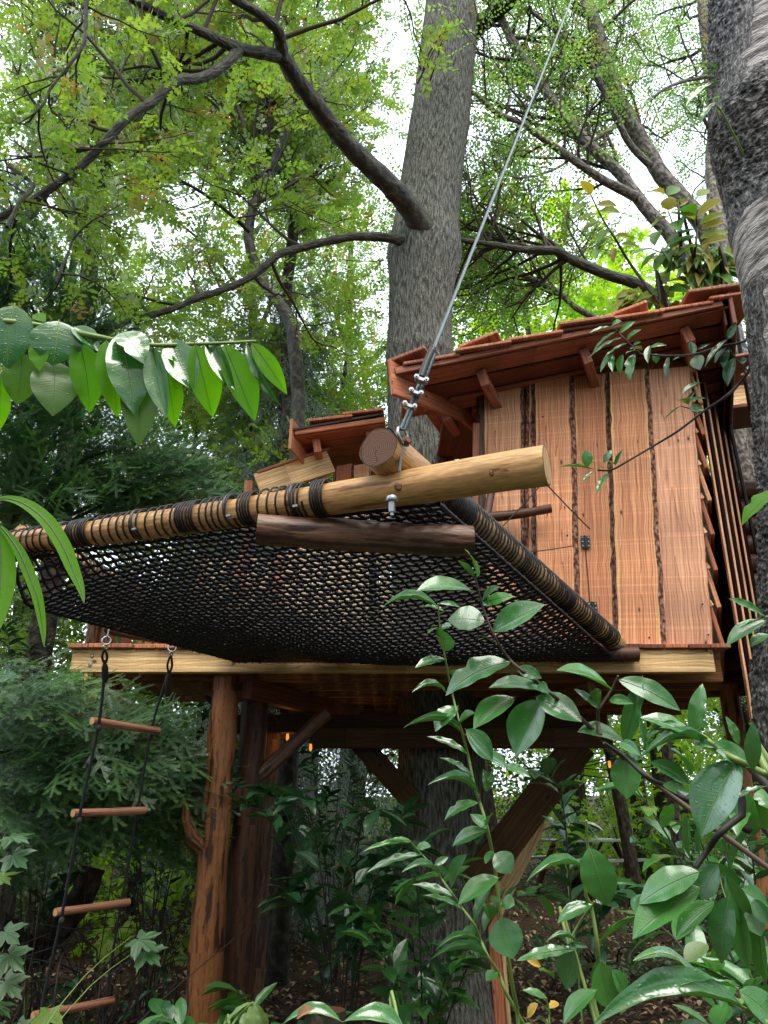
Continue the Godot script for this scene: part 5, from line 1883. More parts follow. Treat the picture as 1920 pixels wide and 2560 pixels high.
func cable(parent: Node, called: String, a: Vector3, b: Vector3, R: float) -> void:
	var L := a.distance_to(b)
	var d := (b - a) / L
	var bs := face_basis(d)
	var m := MB.new()
	var n := int(L / 0.0075)
	for s in 6:
		var p := []
		var r := []
		for k in n + 1:
			var f := L * k / n
			var an := f / 0.1 * TAU + s * TAU / 6.0
			p.append(a + d * f + (bs.x * cos(an) + bs.z * sin(an)) * R * 0.62)
			r.append(R * 0.42)
		tube(m, p, r, 4)
	obj(called, m.mesh(), M.wire, parent)


func clamp_(parent: Node, c: Vector3, d: Vector3) -> void:
	var b := Basis(d.cross(Vector3(0, 0, 1)).normalized(), d, Vector3.ZERO)
	b.z = b.x.cross(b.y)
	var m := MB.new()
	cbox(m, Transform3D(b, c + b.z * 0.004), Vector3(0.05, 0.02, 0.02), 0.005)
	for s in [-1.0, 1.0]:
		var e: Vector3 = c + b.x * 0.019 * s
		tube(m, [e - b.z * 0.012, e + b.z * 0.03], [0.0045, 0.0045], 8, 0.0, true)
		tube(m, [e + b.z * 0.014, e + b.z * 0.024], [0.0095, 0.0095], 6, 0.0, true)
	var o := obj("cable_clamp", m.mesh(), M.steel, parent)
	var u := []
	var r := []
	for k in 9:
		var a := PI * k / 8.0
		u.append(c + b.x * cos(a) * 0.019 - b.z * (sin(a) * 0.016 + 0.004))
		r.append(0.0045)
	obj("u_bolt", tube_mesh(u, r, 7), M.steel, o)


func ladder() -> void:
	rng.seed = 71
	var t := thing("rope_ladder", "rope ladder with round wooden rungs hanging left of the log post", "rope ladder")
	var za := 4.36
	var zb := 4.72
	var Lp := []
	var Rp := []
	var rungs := [[[240, 1803], [386, 1826]], [[192, 2034], [352, 2025]], [[148, 2282], [312, 2254]], [[92, 2540], [272, 2500]]]
	for e in rungs:
		Lp.append(P(e[0][0] + 8, e[0][1], za))
		Rp.append(P(e[1][0] - 8, e[1][1], zb))
	var la := P(263, 1650, za)
	var rb := P(418, 1690, zb)
	var down := Vector3(0, -0.6, 0)
	obj("rope", rope(smooth([la] + Lp + [Lp[-1] + down], 4), 0.0085), M.ladder_rope, t)
	obj("rope", rope(smooth([rb] + Rp + [Rp[-1] + down], 4), 0.0085), M.ladder_rope, t)
	for k in 4:
		var a := P(rungs[k][0][0] - 10, rungs[k][0][1] - 1, za - 0.01)
		var b := P(rungs[k][1][0] + 10, rungs[k][1][1] + 1, zb + 0.01)
		log_part("rung", t, a, b, 0.0215, 0.0215, "rung", "end_pale", 0.003)
		for c in [Lp[k], Rp[k]]:
			obj("knot", tube_mesh([c + Vector3(0, -0.055, 0), c + Vector3(0, -0.045, 0), c + Vector3(0, -0.03, 0), c + Vector3(0, -0.02, 0)], [0.009, 0.017, 0.017, 0.009], 9, 0.004, true), M.ladder_rope, t)
	for e in [[266, 1602, za, 263, 1650, 1705], [430, 1620, zb, 418, 1690, 1740]]:
		var ring := P(e[0], e[1], e[2])
		eye_bolt(t, ring, 0.023, 0.0055, Vector3(0.3, 0.2, 1), ring + Vector3(0.02, 0.3, -0.02), M.steel)
		obj("shackle", torus(ring + Vector3(-0.002, -0.035, 0), Vector3(1, 0.2, 0.2), 0.018, 0.004, 0.7), M.steel, t)
		var top := ring + Vector3(-0.004, -0.05, 0)
		var bot := P(e[3], e[5], e[2])
		var mid := top.lerp(bot, 0.45)
		obj("rope_eye", rope(smooth([mid, top.lerp(mid, 0.5) + Vector3(-0.014, 0, 0), top, top.lerp(mid, 0.5) + Vector3(0.014, 0, 0), mid], 5), 0.007), M.black, t)
		obj("seizing", tube_mesh([mid, mid.lerp(bot, 0.2), bot.lerp(mid, 0.2), bot], [0.013, 0.019, 0.019, 0.012], 10, 0.0, true), M.black, t)


func string_lights() -> void:
	rng.seed = 81
	var Z6 := [0.0, 1450.0, 0.5787]
	var Z8 := [1000.0, 1700.0, 0.3858]
	var t := thing("string_lights", "black cable with small warm bulbs strung under the deck at left", "string lights")
	obj("wire", rope(path(Z6, [-60, 470, 80, 445, 215, 452, 330, 440, 530, 472, 680, 498, 780, 500, 850, 488, 930, 470], 5.7, 5.5), 0.006), M.black, t)
	obj("wire", rope(path(Z6, [1040, 520, 1150, 560, 1200, 610, 1250, 650, 1350, 690, 1450, 692, 1550, 700, 1660, 690], 6.0, 6.6), 0.006), M.black, t)
	obj("wire", rope(path(Z6, [1150, 520, 1120, 560, 1090, 600, 1250, 560, 1330, 600], 5.9, 6.4), 0.005), M.black, t)
	for e in [[370, 420, 5.6], [1242, 678, 6.2], [1342, 722, 6.3], [1422, 658, 6.5], [1557, 722, 6.6]]:
		bulb(t, P(e[0] * 0.5787, 1450.0 + e[1] * 0.5787, e[2]))
	t = thing("string_lights", "crossing black cables with one warm bulb right of the trunk", "string lights")
	obj("wire", rope(path(Z8, [800, 575, 1030, 555, 1180, 538, 1330, 510, 1450, 470, 1620, 430], 6.4, 6.6), 0.0055), M.black, t)
	obj("wire", rope(path(Z8, [860, 600, 1060, 592, 1200, 560, 1340, 525, 1450, 495, 1640, 430], 6.4, 6.5), 0.0055), M.black, t)
	obj("wire", rope(path(Z8, [860, 520, 1040, 560, 1200, 574, 1300, 580, 1450, 580, 1640, 560], 6.4, 6.6), 0.0055), M.black, t)
	obj("wire", rope(path(Z8, [860, 570, 1050, 588, 1150, 610, 1250, 626, 1350, 632, 1450, 633, 1640, 628], 6.3, 6.5), 0.0055), M.black, t)
	bulb(t, P(1000 + 1357 * 0.3858, 1700 + 545 * 0.3858, 6.45))


func bulb(t: Node, at: Vector3) -> void:
	obj("socket", tube_mesh([at + Vector3(0, 0.095, 0), at + Vector3(0, 0.09, 0), at + Vector3(0, 0.03, 0), at + Vector3(0, 0.025, 0)], [0.008, 0.015, 0.015, 0.01], 10, 0.0, true), M.black, t)
	obj("light_bulb", tube_mesh([at + Vector3(0, 0.03, 0), at + Vector3(0, 0.015, 0), at + Vector3(0, -0.01, 0), at + Vector3(0, -0.026, 0), at + Vector3(0, -0.032, 0)], [0.008, 0.011, 0.013, 0.009, 0.002], 10), M.bulb, t)
	var l := OmniLight3D.new()
	l.name = "bulb_light"
	l.position = at
	l.light_color = Color(1.0, 0.66, 0.3)
	l.light_energy = 0.003
	l.light_size = 0.02
	l.omni_range = 4.0
	l.omni_attenuation = 2.0
	l.shadow_enabled = true
	t.add_child(l, true)


func spray_zone(sp: Array, c: Vector3, rad: Vector3, n: int, size: float, axis: Vector3) -> void:
	for k in n:
		var u := rvec()
		while u.length_squared() > 1.0:
			u = rvec()
		u *= pow(maxf(u.length(), 0.05), -0.3)
		var q := c + u * rad
		var d := (q - axis)
		d.y *= 0.25
		d = d.normalized() + rvec() * 0.55 + Vector3(0, -0.15, 0)
		var y := d.normalized()
		var z := Vector3(0.1, 0.75, 0.65) + rvec() * 0.5
		var x := y.cross(z).normalized()
		sp.append(Transform3D(Basis(x, y, x.cross(y)).scaled_local(Vector3.ONE * size * rnd(0.75, 1.3)), q))


func evergreens() -> void:
	# ----- yew on the left
	rng.seed = 91
	var foot := on_ground(-3.3, -6.6)
	var t := thing("yew_tree", "dark green yew with feathery needle sprays on the left behind the ladder", "tree", Vector3.ZERO)
	obj("trunk", tube_mesh(smooth([foot - Vector3(0, 0.2, 0), foot + Vector3(0.1, 1.2, 0), foot + Vector3(0.0, 3.0, 0.1), foot + Vector3(-0.1, 5.5, 0.0)], 6), taper(19, 0.16, 0.04), 12, 0.03), M.dark_bark, t)
	var axis := Vector3(-3.3, 3.0, -6.6)
	var wood := MB.new()
	var sp := []
	var lit := []
	for e in [
		[60, 1130, 6.6, 0.62, 0.42, 330], [190, 1180, 6.5, 0.6, 0.42, 330], [330, 1190, 6.4, 0.5, 0.4, 280], [420, 1240, 6.3, 0.4, 0.26, 170], [30, 1270, 6.3, 0.5, 0.3, 160], [210, 1290, 6.2, 0.5, 0.25, 170],
		[30, 640, 7.0, 0.35, 0.8, 190], [90, 800, 6.8, 0.6, 0.45, 240], [240, 820, 6.8, 0.35, 0.2, 70], [20, 960, 6.7, 0.6, 0.5, 240], [160, 1010, 6.6, 0.4, 0.3, 120],
	]:
		var c := P(e[0], e[1], e[2])
		spray_zone(sp, c, Vector3(e[3], e[4], e[3]), e[5], 1.0, axis)
		for k in 5:
			var b := c + rvec() * Vector3(e[3], e[4], e[3]) * 0.8
			tube(wood, smooth([Vector3(-3.3, b.y - 0.2, -6.6), Vector3(-3.3, b.y - 0.2, -6.6).lerp(b, 0.6) + Vector3(0, 0.15, 0), b], 4), taper(9, 0.022, 0.005), 5)
	for e in [
		[40, 1760, 5.3, 0.5, 0.3, 250], [170, 1790, 5.2, 0.42, 0.26, 230], [60, 1900, 5.2, 0.5, 0.28, 250], [230, 1890, 5.1, 0.4, 0.26, 210], [330, 1850, 5.3, 0.34, 0.22, 140], [400, 1960, 5.4, 0.34, 0.26, 170], [120, 2010, 5.2, 0.5, 0.25, 200], [290, 2020, 5.3, 0.42, 0.24, 190], [440, 2080, 5.5, 0.26, 0.2, 90], [480, 1930, 5.5, 0.2, 0.16, 50], [30, 2090, 5.4, 0.35, 0.2, 100],
	]:
		var c := P(e[0], e[1], e[2])
		spray_zone(lit, c, Vector3(e[3], e[4], e[3]), int(e[5] * 0.8), 0.9, axis)
		for k in 4:
			var b := c + rvec() * Vector3(e[3], e[4], e[3]) * 0.8
			tube(wood, smooth([Vector3(-3.3, b.y - 0.5, -6.6), Vector3(-3.3, b.y, -6.6).lerp(b, 0.6) + Vector3(0, 0.1, 0), b], 4), taper(9, 0.018, 0.004), 5)
	obj("limb", rope(path([0.0, 1450.0, 0.5787], [-40, 745, 110, 735, 180, 765, 300, 785, 450, 790], 5.0, 5.1), 0.012), M.dark_bark, t)
	stuff(obj("branches", wood.mesh(), M.twig, t))
	crown(t, sp, [["yew0", "yew0", 0.6], ["yew1", "yew0", 0.2], ["yew1", "yew1", 0.2]], "needle_sprays")
	crown(t, lit, [["yew0", "yew0", 0.4], ["yew1", "yew1", 0.45], ["yew1", "yew0", 0.15]], "needle_sprays")

	# ----- drooping cypresses seen under the deck
	rng.seed = 92
	for e in [["feathery grey green cypress under the deck, left of the trunk", 780, 1900, 10.5], ["feathery grey green cypress far behind the log posts", 620, 1950, 12.5], ["cypress standing behind the small hut", 700, 1000, 12.0]]:
		var w := P(e[1], e[2], e[3])
		var g := on_ground(w.x, w.z)
		var c := thing("cypress_tree", e[0], "tree", g)
		var H := 10.0 if e[3] == 12.0 else 5.5
		obj("trunk", tube_mesh([Vector3(0, -0.2, 0), Vector3(0, 2.0, 0), Vector3(0.05, 4.0, 0), Vector3(0, H, 0)], [0.11, 0.09, 0.06, 0.02], 10), M.dark_bark, c)
		var xs := []
		for k in (800 if H > 6.0 else 420):
			var y := rnd(0.5, H)
			var R := (1.25 - 0.7 * y / H) * sqrt(rnd(0.15, 1.0))
			var a := rnd(0, TAU)
			var q := Vector3(cos(a) * R, y, sin(a) * R)
			var dd := Vector3(cos(a) * 0.6, -1.0, sin(a) * 0.6) + rvec() * 0.25
			var y2 := dd.normalized()
			var z2 := Vector3(cos(a), 0.2, sin(a)) + rvec() * 0.3
			var x2 := y2.cross(z2).normalized()
			xs.append(Transform3D(Basis(x2, y2, x2.cross(y2)).scaled(Vector3.ONE * rnd(0.8, 1.3)), q))
		crown(c, xs, [["cypress0", "cypress", 0.5], ["cypress1", "cypress", 0.5]])

	# ----- glossy shrubs under and behind the deck
	rng.seed = 93
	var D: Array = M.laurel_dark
	var W: Array = M.laurel
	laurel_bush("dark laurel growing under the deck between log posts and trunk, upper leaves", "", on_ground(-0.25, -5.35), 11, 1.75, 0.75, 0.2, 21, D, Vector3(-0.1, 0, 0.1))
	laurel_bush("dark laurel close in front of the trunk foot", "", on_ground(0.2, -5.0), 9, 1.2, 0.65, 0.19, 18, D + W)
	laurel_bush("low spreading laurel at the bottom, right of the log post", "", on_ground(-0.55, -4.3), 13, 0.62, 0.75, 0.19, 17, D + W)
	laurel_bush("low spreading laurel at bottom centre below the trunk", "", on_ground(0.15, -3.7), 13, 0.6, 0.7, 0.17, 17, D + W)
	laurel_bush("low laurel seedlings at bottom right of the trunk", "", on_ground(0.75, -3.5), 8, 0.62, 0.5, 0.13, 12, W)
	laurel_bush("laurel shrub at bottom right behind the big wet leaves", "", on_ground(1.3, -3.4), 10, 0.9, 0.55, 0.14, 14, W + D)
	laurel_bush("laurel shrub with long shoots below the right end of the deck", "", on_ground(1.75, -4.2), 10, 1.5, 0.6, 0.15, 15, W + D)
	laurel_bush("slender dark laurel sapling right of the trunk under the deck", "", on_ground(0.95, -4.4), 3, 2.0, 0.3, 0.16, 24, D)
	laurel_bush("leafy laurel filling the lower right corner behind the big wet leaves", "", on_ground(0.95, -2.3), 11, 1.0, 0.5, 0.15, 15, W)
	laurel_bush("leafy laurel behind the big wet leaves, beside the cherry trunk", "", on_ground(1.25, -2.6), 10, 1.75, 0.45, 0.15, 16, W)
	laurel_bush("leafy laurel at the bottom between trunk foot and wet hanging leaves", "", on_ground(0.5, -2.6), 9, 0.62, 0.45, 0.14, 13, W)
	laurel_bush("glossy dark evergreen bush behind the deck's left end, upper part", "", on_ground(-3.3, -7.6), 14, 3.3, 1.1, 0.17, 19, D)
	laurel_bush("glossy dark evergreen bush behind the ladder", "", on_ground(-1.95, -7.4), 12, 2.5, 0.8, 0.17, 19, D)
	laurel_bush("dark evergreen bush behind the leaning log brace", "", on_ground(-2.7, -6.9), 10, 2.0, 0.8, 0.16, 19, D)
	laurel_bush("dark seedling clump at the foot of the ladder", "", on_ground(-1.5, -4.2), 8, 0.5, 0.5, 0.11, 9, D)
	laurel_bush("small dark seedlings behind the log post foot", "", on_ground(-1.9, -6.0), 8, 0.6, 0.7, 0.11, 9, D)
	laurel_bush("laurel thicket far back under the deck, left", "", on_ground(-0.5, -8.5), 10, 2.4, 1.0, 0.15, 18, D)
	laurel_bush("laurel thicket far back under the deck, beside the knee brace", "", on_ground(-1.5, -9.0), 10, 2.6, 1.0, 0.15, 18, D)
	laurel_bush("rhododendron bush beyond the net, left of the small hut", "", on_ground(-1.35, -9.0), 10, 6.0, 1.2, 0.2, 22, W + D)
	# undergrowth that lights up behind: maple seedlings, pale leafed shrubs
	rng.seed = 94
	for e in [["bright maple saplings in the clearing right of the knee brace", 4.4, 15.2, 2.2, 1.7, 320, 0], ["bright maple saplings under the right end of the deck", 6.4, 15.8, 2.4, 1.8, 340, 0], ["bright sunlit saplings behind the ladder", -2.4, 10.0, 1.0, 0.9, 130, 0], ["pale wet leafed shrub in front of the picnic table, right", 4.6, 11.5, 0.7, 0.9, 220, 1], ["pale wet leafed shrub beside the picnic table", 5.2, 10.3, 0.9, 1.2, 260, 1], ["pale ground cover left of the table", 2.2, 9.2, 0.25, 0.7, 60, 1], ["maple seedling at the lower left edge", -2.05, -999, 0, 0, 0, 2], ["hazel thicket behind the cypress under the deck", -0.6, 14.0, 3.0, 2.2, 300, 3], ["hazel thicket behind the log posts", -3.2, 13.0, 3.0, 2.2, 300, 3], ["hazel thicket at far left behind the yew", -6.0, 11.0, 3.5, 2.0, 260, 3], ["thicket behind the right end of the deck", 6.8, 12.0, 3.0, 2.0, 260, 3]]:
		if e[6] == 2:
			continue
		var g := on_ground(e[1], -e[2])
		var c := thing(["maple_sapling", "pale_shrub", "", "hazel_thicket"][e[6]], e[0], "shrub", g)
		var stems := MB.new()
		var xs := []
		for k in 9:
			var a := rnd(0, TAU)
			var top := Vector3(cos(a) * e[4] * rnd(0.2, 0.9), e[3] * rnd(0.6, 1.1), sin(a) * e[4] * rnd(0.2, 0.9))
			tube(stems, smooth([Vector3(rnd(-0.2, 0.2), -0.1, rnd(-0.2, 0.2)), top * 0.5 + Vector3(0, 0.1, 0), top], 4), taper(9, 0.014, 0.004), 5)
		blob(xs, Vector3(0, e[3] * 0.75, 0), Vector3(e[4], e[3] * 0.7, e[4]), e[5], [1.1, 0.75, 1.0, 1.4][e[6]])
		stuff(obj("stems", stems.mesh(), M.stem_dark, c))
		crown(c, xs, [MAPLE, [["laurel0", "pale_shrub", 0.5], ["maple1", "pale_shrub", 0.5]], MAPLE, FAR][e[6]], "foliage")
	# maple seedlings at the left edge, leaves one by one
	rng.seed = 95
	var ms := thing("maple_seedling", "maple seedling with lobed leaves at the lower left edge", "plant", Vector3.ZERO)
	var mroot := on_ground(-1.72, -3.5)
	var lobed := []
	for k in 3:
		var lm := MB.new()
		maple_blade(lm, Vector3.ZERO, Vector3(0, 1, 0), Vector3(0, 0, 1), 1.0)
		lobed.append(lm.mesh())
	for e in [[20, 2130, 60, 2160, 0], [10, 2090, 90, 2100, 0], [-20, 2190, 20, 2200, 1], [0, 2320, 40, 2350, 0], [10, 2370, 60, 2430, 0], [0, 2440, 60, 2500, 0], [-30, 2500, 40, 2540, 0], [330, 2340, 400, 2375, 0], [350, 2370, 390, 2400, 0], [30, 2560, 80, 2600, 0], [130, 2510, 110, 2560, 1]]:
		var a := P(e[0], e[1], 3.9)
		var b := P(e[2], e[3], 3.8)
		obj("stem", tube_mesh(smooth([mroot, mroot.lerp(a, 0.6) + Vector3(0, 0.15, 0), a], 4), taper(9, 0.004, 0.0015), 5), M.stem_green, ms)
		var y := (b - a).normalized()
		var n: Vector3 = (Vector3.UP + Vector3(0, 0, 0.7) + rvec() * 0.4)
		n = (n - y * n.dot(y)).normalized()
		var o := MeshInstance3D.new()
		o.name = "leaf"
		o.mesh = lobed[rng.randi() % 3]
		o.material_override = M.shrub if e[4] == 0 else M.maple0
		var L := 0.17
		o.transform = Transform3D(Basis(y.cross(n) * L, y * L, n * L), a)
		ms.add_child(o, true)


func foreground() -> void:
	# ----- drooping shoot at the upper left
	rng.seed = 101
	var E := [0.0, 700.0, 0.4581, 1.5, 0.06]
	var o := thing("laurel_shoot", "arching laurel shoot with hanging leaves at left above the net", "laurel branch")
	shoot(o, E, [[0.002, 0.008, 1400, 333, 1370, 335, 1200, 345, 1040, 350, 820, 355, 640, 330, 510, 305, 250, 255, -30, 225, -500, 260]], [], M.laurel, M.stem_green, [Vector3(-1.5, 1.1, -1.6), Vector3(-1.6, 0.0, -1.7)])
	shoot(o, E, [], [[80, 140, 40, 480, 215, 0.3], [320, 225, 285, 465, 230, 0.2], [400, 258, 540, 385, 95, 0.2], [650, 305, 735, 725, 185, 0.15, 1], [672, 285, 790, 450, 140, 0.2], [828, 365, 905, 745, 105, 0.5], [935, 325, 1060, 595, 155, 0.3], [965, 400, 985, 615, 32, 0.9], [1135, 308, 1278, 595, 85, 0.7], [1345, 345, 1525, 685, 45, 1.0]], M.laurel_wet, M.stem_green)
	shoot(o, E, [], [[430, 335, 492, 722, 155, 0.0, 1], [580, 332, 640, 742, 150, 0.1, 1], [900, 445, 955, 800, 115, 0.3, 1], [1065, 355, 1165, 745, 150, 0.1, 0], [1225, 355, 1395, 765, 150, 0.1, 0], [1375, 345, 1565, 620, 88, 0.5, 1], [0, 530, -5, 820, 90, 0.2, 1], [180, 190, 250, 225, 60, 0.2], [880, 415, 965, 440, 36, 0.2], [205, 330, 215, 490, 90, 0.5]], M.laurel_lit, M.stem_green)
	shoot(o, E, [], [[120, 400, 95, 680, 160, 0.1, 1], [290, 440, 290, 735, 205, 0.1, 1], [790, 430, 755, 905, 170, 0.1, 0]], M.laurel_under, M.stem_green)
	# ----- bright arching leaves at the left edge
	rng.seed = 102
	var F := [0.0, 1200.0, 0.3858, 0.85, 0.03]
	o = thing("laurel_shoot", "three bright green arching leaves at the left edge in front of the net", "laurel branch")
	shoot(o, F, [[0.003, 0.006, 0, 290, -160, 200, -500, 230]], [], M.laurel, M.stem_green, [Vector3(-1.2, 0.9, -0.9), Vector3(-1.3, 0.0, -1.0)])
	arc_leaf(o, F, [-60, 130, 60, 125, 180, 170, 300, 270, 400, 420, 470, 580, 520, 700, 545, 800], 105)
	arc_leaf(o, F, [-30, 270, 60, 370, 130, 480, 190, 620, 240, 760, 275, 950, 285, 1080], 78)
	arc_leaf(o, F, [-20, 290, 0, 420, 5, 560, 0, 700, -10, 850, -15, 985], 180)

	# ----- tall shoot in the middle, in front of net and hut
	rng.seed = 103
	var A := [900.0, 1400.0, 0.4822, 2.1, 0.09]
	o = thing("laurel_shoot", "tall laurel shoot with broad leaves in front of the right end of the net", "laurel branch")
	shoot(o, A, [[0.0025, 0.008, 598, 95, 640, 255, 700, 400, 770, 510, 850, 580, 930, 640, 1000, 700, 1080, 770, 1150, 825, 1240, 910, 1370, 1025, 1500, 1130]], [
		[605, 85, 548, -60, 85, 0.4, 1], [590, 90, 508, -5, 42, 0.6], [578, 160, 296, 150, 125, 0.1, 0], [635, 230, 795, 185, 62, 0.3], [637, 215, 722, 135, 55, 0.5], [645, 315, 455, 305, 160, 0.0, 1], [700, 425, 580, 385, 60, 0.8], [690, 368, 952, 225, 135, 0.1, 0], [778, 530, 440, 692, 150, 0.1, 3], [815, 560, 942, 612, 58, 0.5], [962, 688, 672, 652, 108, 0.1, 0], [930, 640, 975, 690, 45, 0.6], [800, 715, 585, 868, 140, 0.2, 0], [937, 725, 800, 1008, 185, 0.15, 4], [915, 710, 1152, 832, 125, 0.1, 0]], M.laurel, M.stem_brown, [Vector3(1.35, 0.9, -1.95), Vector3(1.45, 0.0, -2.1)])
	shoot(o, A, [[0.0025, 0.006, 1338, 600, 1300, 680, 1240, 770, 1235, 830, 1245, 910]], [
		[1297, 668, 1027, 560, 115, 0.1, 0], [1235, 768, 1113, 665, 72, 0.3], [1236, 772, 1222, 660, 60, 0.6], [1342, 622, 1665, 775, 105, 0.2, 1], [1295, 725, 1415, 742, 50, 0.4], [1375, 955, 1463, 600, 82, 0.3, 3], [1370, 945, 1132, 882, 130, 0.1, 0], [1372, 950, 1455, 1035, 75, 0.2], [1390, 1000, 1385, 1240, 130, 0.1, 4]], M.laurel, M.stem_brown)
	# ----- upright seedling beside it
	rng.seed = 104
	var A2 := [900.0, 1400.0, 0.4822, 2.35, 0.1]
	o = thing("laurel_seedling", "upright young laurel with small wet leaves in front of the dark trunk", "laurel plant")
	shoot(o, A2, [[0.002, 0.007, 405, 225, 415, 350, 440, 500, 480, 700, 520, 860, 560, 1010, 600, 1200, 618, 1245, 660, 1390, 700, 1600, 730, 1850, 790, 2200, 830, 2600]], [
		[400, 240, 120, 232, 52, 0.2, 6], [432, 265, 308, 245, 46, 0.4], [410, 225, 522, 243, 26, 0.3], [420, 350, 472, 340, 40, 0.4], [418, 352, 350, 375, 40, 0.4], [436, 472, 420, 352, 98, 0.0, 1], [442, 515, 287, 552, 62, 0.1], [442, 682, 270, 680, 42, 0.2, 6], [482, 600, 490, 565, 38, 0.4], [505, 760, 388, 885, 98, 0.2, 3], [512, 850, 592, 790, 55, 0.3], [542, 905, 228, 858, 34, 0.2, 6], [550, 880, 692, 1038, 105, 0.1, 0], [555, 1005, 350, 908, 48, 0.2, 7], [580, 1120, 415, 1018, 46, 0.3, 7], [640, 1000, 768, 1065, 72, 0.1], [612, 1215, 355, 1155, 46, 0.2, 6], [660, 1200, 640, 1085, 62, 0.4], [752, 1065, 882, 1122, 46, 0.2, 7], [560, 1110, 480, 1130, 40, 0.4], [650, 1110, 700, 1150, 40, 0.5]], M.laurel_wet, M.stem_green, [Vector3(0.3, 0.0, -2.3)])
	var C := [900.0, 2000.0, 0.3617, 2.3, 0.1]
	shoot(o, C, [], [[815, 20, 580, 132, 95, 0.2, 3], [872, 215, 635, 312, 115, 0.1, 0], [872, 200, 765, 92, 125, 0.5], [882, 165, 908, 92, 55, 0.5], [850, 230, 805, 300, 45, 0.3], [932, 372, 1050, 505, 140, 0.2, 1], [958, 540, 675, 715, 135, 0.1, 0], [972, 690, 905, 692, 92, 0.4], [985, 700, 1068, 722, 88, 0.4], [975, 815, 1060, 1098, 195, 0.05, 4], [920, 350, 865, 440, 60, 0.4], [910, 600, 780, 850, 90, 0.4, 1]], M.laurel, M.stem_green)
	# ----- second seedling, leaning left
	rng.seed = 105
	var C2 := [900.0, 2000.0, 0.3617, 2.5, 0.1]
	o = thing("laurel_seedling", "slender pale stemmed laurel shoot leaning left across the trunk foot", "laurel plant")
	shoot(o, C2, [[0.002, 0.007, 345, 285, 420, 370, 520, 470, 560, 540, 640, 650, 700, 740, 790, 860, 830, 960, 890, 1090, 960, 1200, 1010, 1330, 1130, 1548, 1260, 1800]], [
		[355, 295, 18, 345, 42, 0.2, 7], [350, 282, 212, 268, 36, 0.3, 7], [390, 325, 488, 320, 54, 0.3], [428, 380, 40, 492, 64, 0.2, 7], [515, 450, 612, 392, 42, 0.4, 7], [542, 515, 288, 492, 62, 0.2, 6], [630, 598, 728, 375, 118, 0.2, 0], [642, 668, 362, 575, 64, 0.2, 7], [712, 762, 438, 648, 48, 0.2, 7], [792, 850, 885, 618, 85, 0.3, 1], [835, 980, 520, 1030, 42, 0.2, 6], [870, 975, 958, 962, 50, 0.3], [892, 1092, 488, 1090, 44, 0.2, 6], [950, 1190, 870, 1250, 90, 0.3]], M.laurel, M.stem_green, [Vector3(0.62, 0.0, -2.6)])
	# ----- shoots in the lower middle
	rng.seed = 106
	o = thing("laurel_seedling", "laurel with glossy wet hanging leaves at bottom, right of the trunk foot", "laurel plant")
	shoot(o, [900.0, 2000.0, 0.3617, 1.9, 0.06], [[0.003, 0.007, 1565, 140, 1575, 400, 1560, 640, 1600, 750, 1640, 1000, 1660, 1300, 1690, 1700], [0.003, 0.005, 1620, 700, 1500, 880, 1445, 1000, 1480, 1035]], [
		[1482, 1030, 1082, 1098, 88, 0.1, 5], [1480, 1035, 1415, 1310, 160, 0.1, 4], [1440, 1000, 1575, 1015, 36, 0.3], [1602, 725, 1362, 845, 105, 0.1, 0], [1562, 475, 1148, 552, 62, 0.2, 6], [1640, 1100, 1690, 1390, 130, 0.1, 1]], M.laurel_wet, M.stem_green, [Vector3(0.68, 0.0, -1.75)])
	var Dz := [1320.0, 2060.0, 0.3617, 1.85, 0.06]
	shoot(o, Dz, [], [[425, 165, 550, 570, 200, 0.4, 1], [500, 955, 590, 1295, 175, 0.05, 4], [580, 1010, 682, 1192, 105, 0.3], [350, 820, 120, 810, 40, 0.4, 6], [470, 1150, 240, 1375, 135, 0.3, 0], [945, 1080, 690, 1172, 62, 0.2, 7], [480, 430, 780, 430, 42, 0.3, 6]], M.laurel, M.stem_green)
	shoot(o, [900.0, 2000.0, 0.3617, 2.1, 0.06], [[0.002, 0.004, 1285, 1365, 1305, 1470, 1310, 1600, 1320, 1800]], [[1290, 1372, 1125, 1310, 64, 0.2], [1308, 1480, 1213, 1372, 74, 0.2], [1310, 1560, 1220, 1500, 60, 0.2], [1340, 1230, 1240, 1170, 50, 0.3]], M.laurel, M.stem_green, [Vector3(0.45, 0.0, -2.1)])
	shoot(o, [900.0, 2000.0, 0.3617, 2.2, 0.04], [], [[1228, 1408, 1152, 1505, 70, 0.2], [1370, 1400, 1310, 1440, 60, 0.2], [1150, 1100, 1255, 1150, 42, 0.4]], M.laurel_yellow, M.stem_green)
	# ----- the big wet leaves at lower right
	rng.seed = 107
	o = thing("laurel_bush", "big wet laurel close by at the right with large drooping leaves", "laurel shrub")
	var B := [1400.0, 1700.0, 0.3134, 1.25, 0.05]
	var root := [Vector3(0.95, 0.6, -1.0), Vector3(1.0, 0.0, -1.0)]
	shoot(o, B, [[0.003, 0.007, 720, 385, 830, 390, 1000, 410, 1120, 440, 1200, 500, 1260, 560, 1420, 640, 1540, 700, 1660, 760, 1800, 850]], [
		[1425, 645, 1112, 1245, 345, 0.1, 0], [1200, 510, 1538, 692, 165, 0.1, 0], [1050, 432, 648, 288, 165, 0.15, 1], [1060, 415, 1137, 28, 115, 0.2, 3], [1230, 535, 620, 618, 70, 0.2, 6], [1000, 408, 680, 440, 32, 0.5, 6], [830, 395, 690, 575, 44, 0.4, 6], [1430, 515, 1328, 290, 85, 0.3], [1538, 710, 1540, 338, 105, 0.3, 1], [1060, 470, 1225, 535, 62, 0.5], [1640, 850, 1370, 960, 60, 0.3, 7]], M.laurel_wet, M.stem_green, root)
	var B2 := [1400.0, 1700.0, 0.3134, 1.45, 0.08]
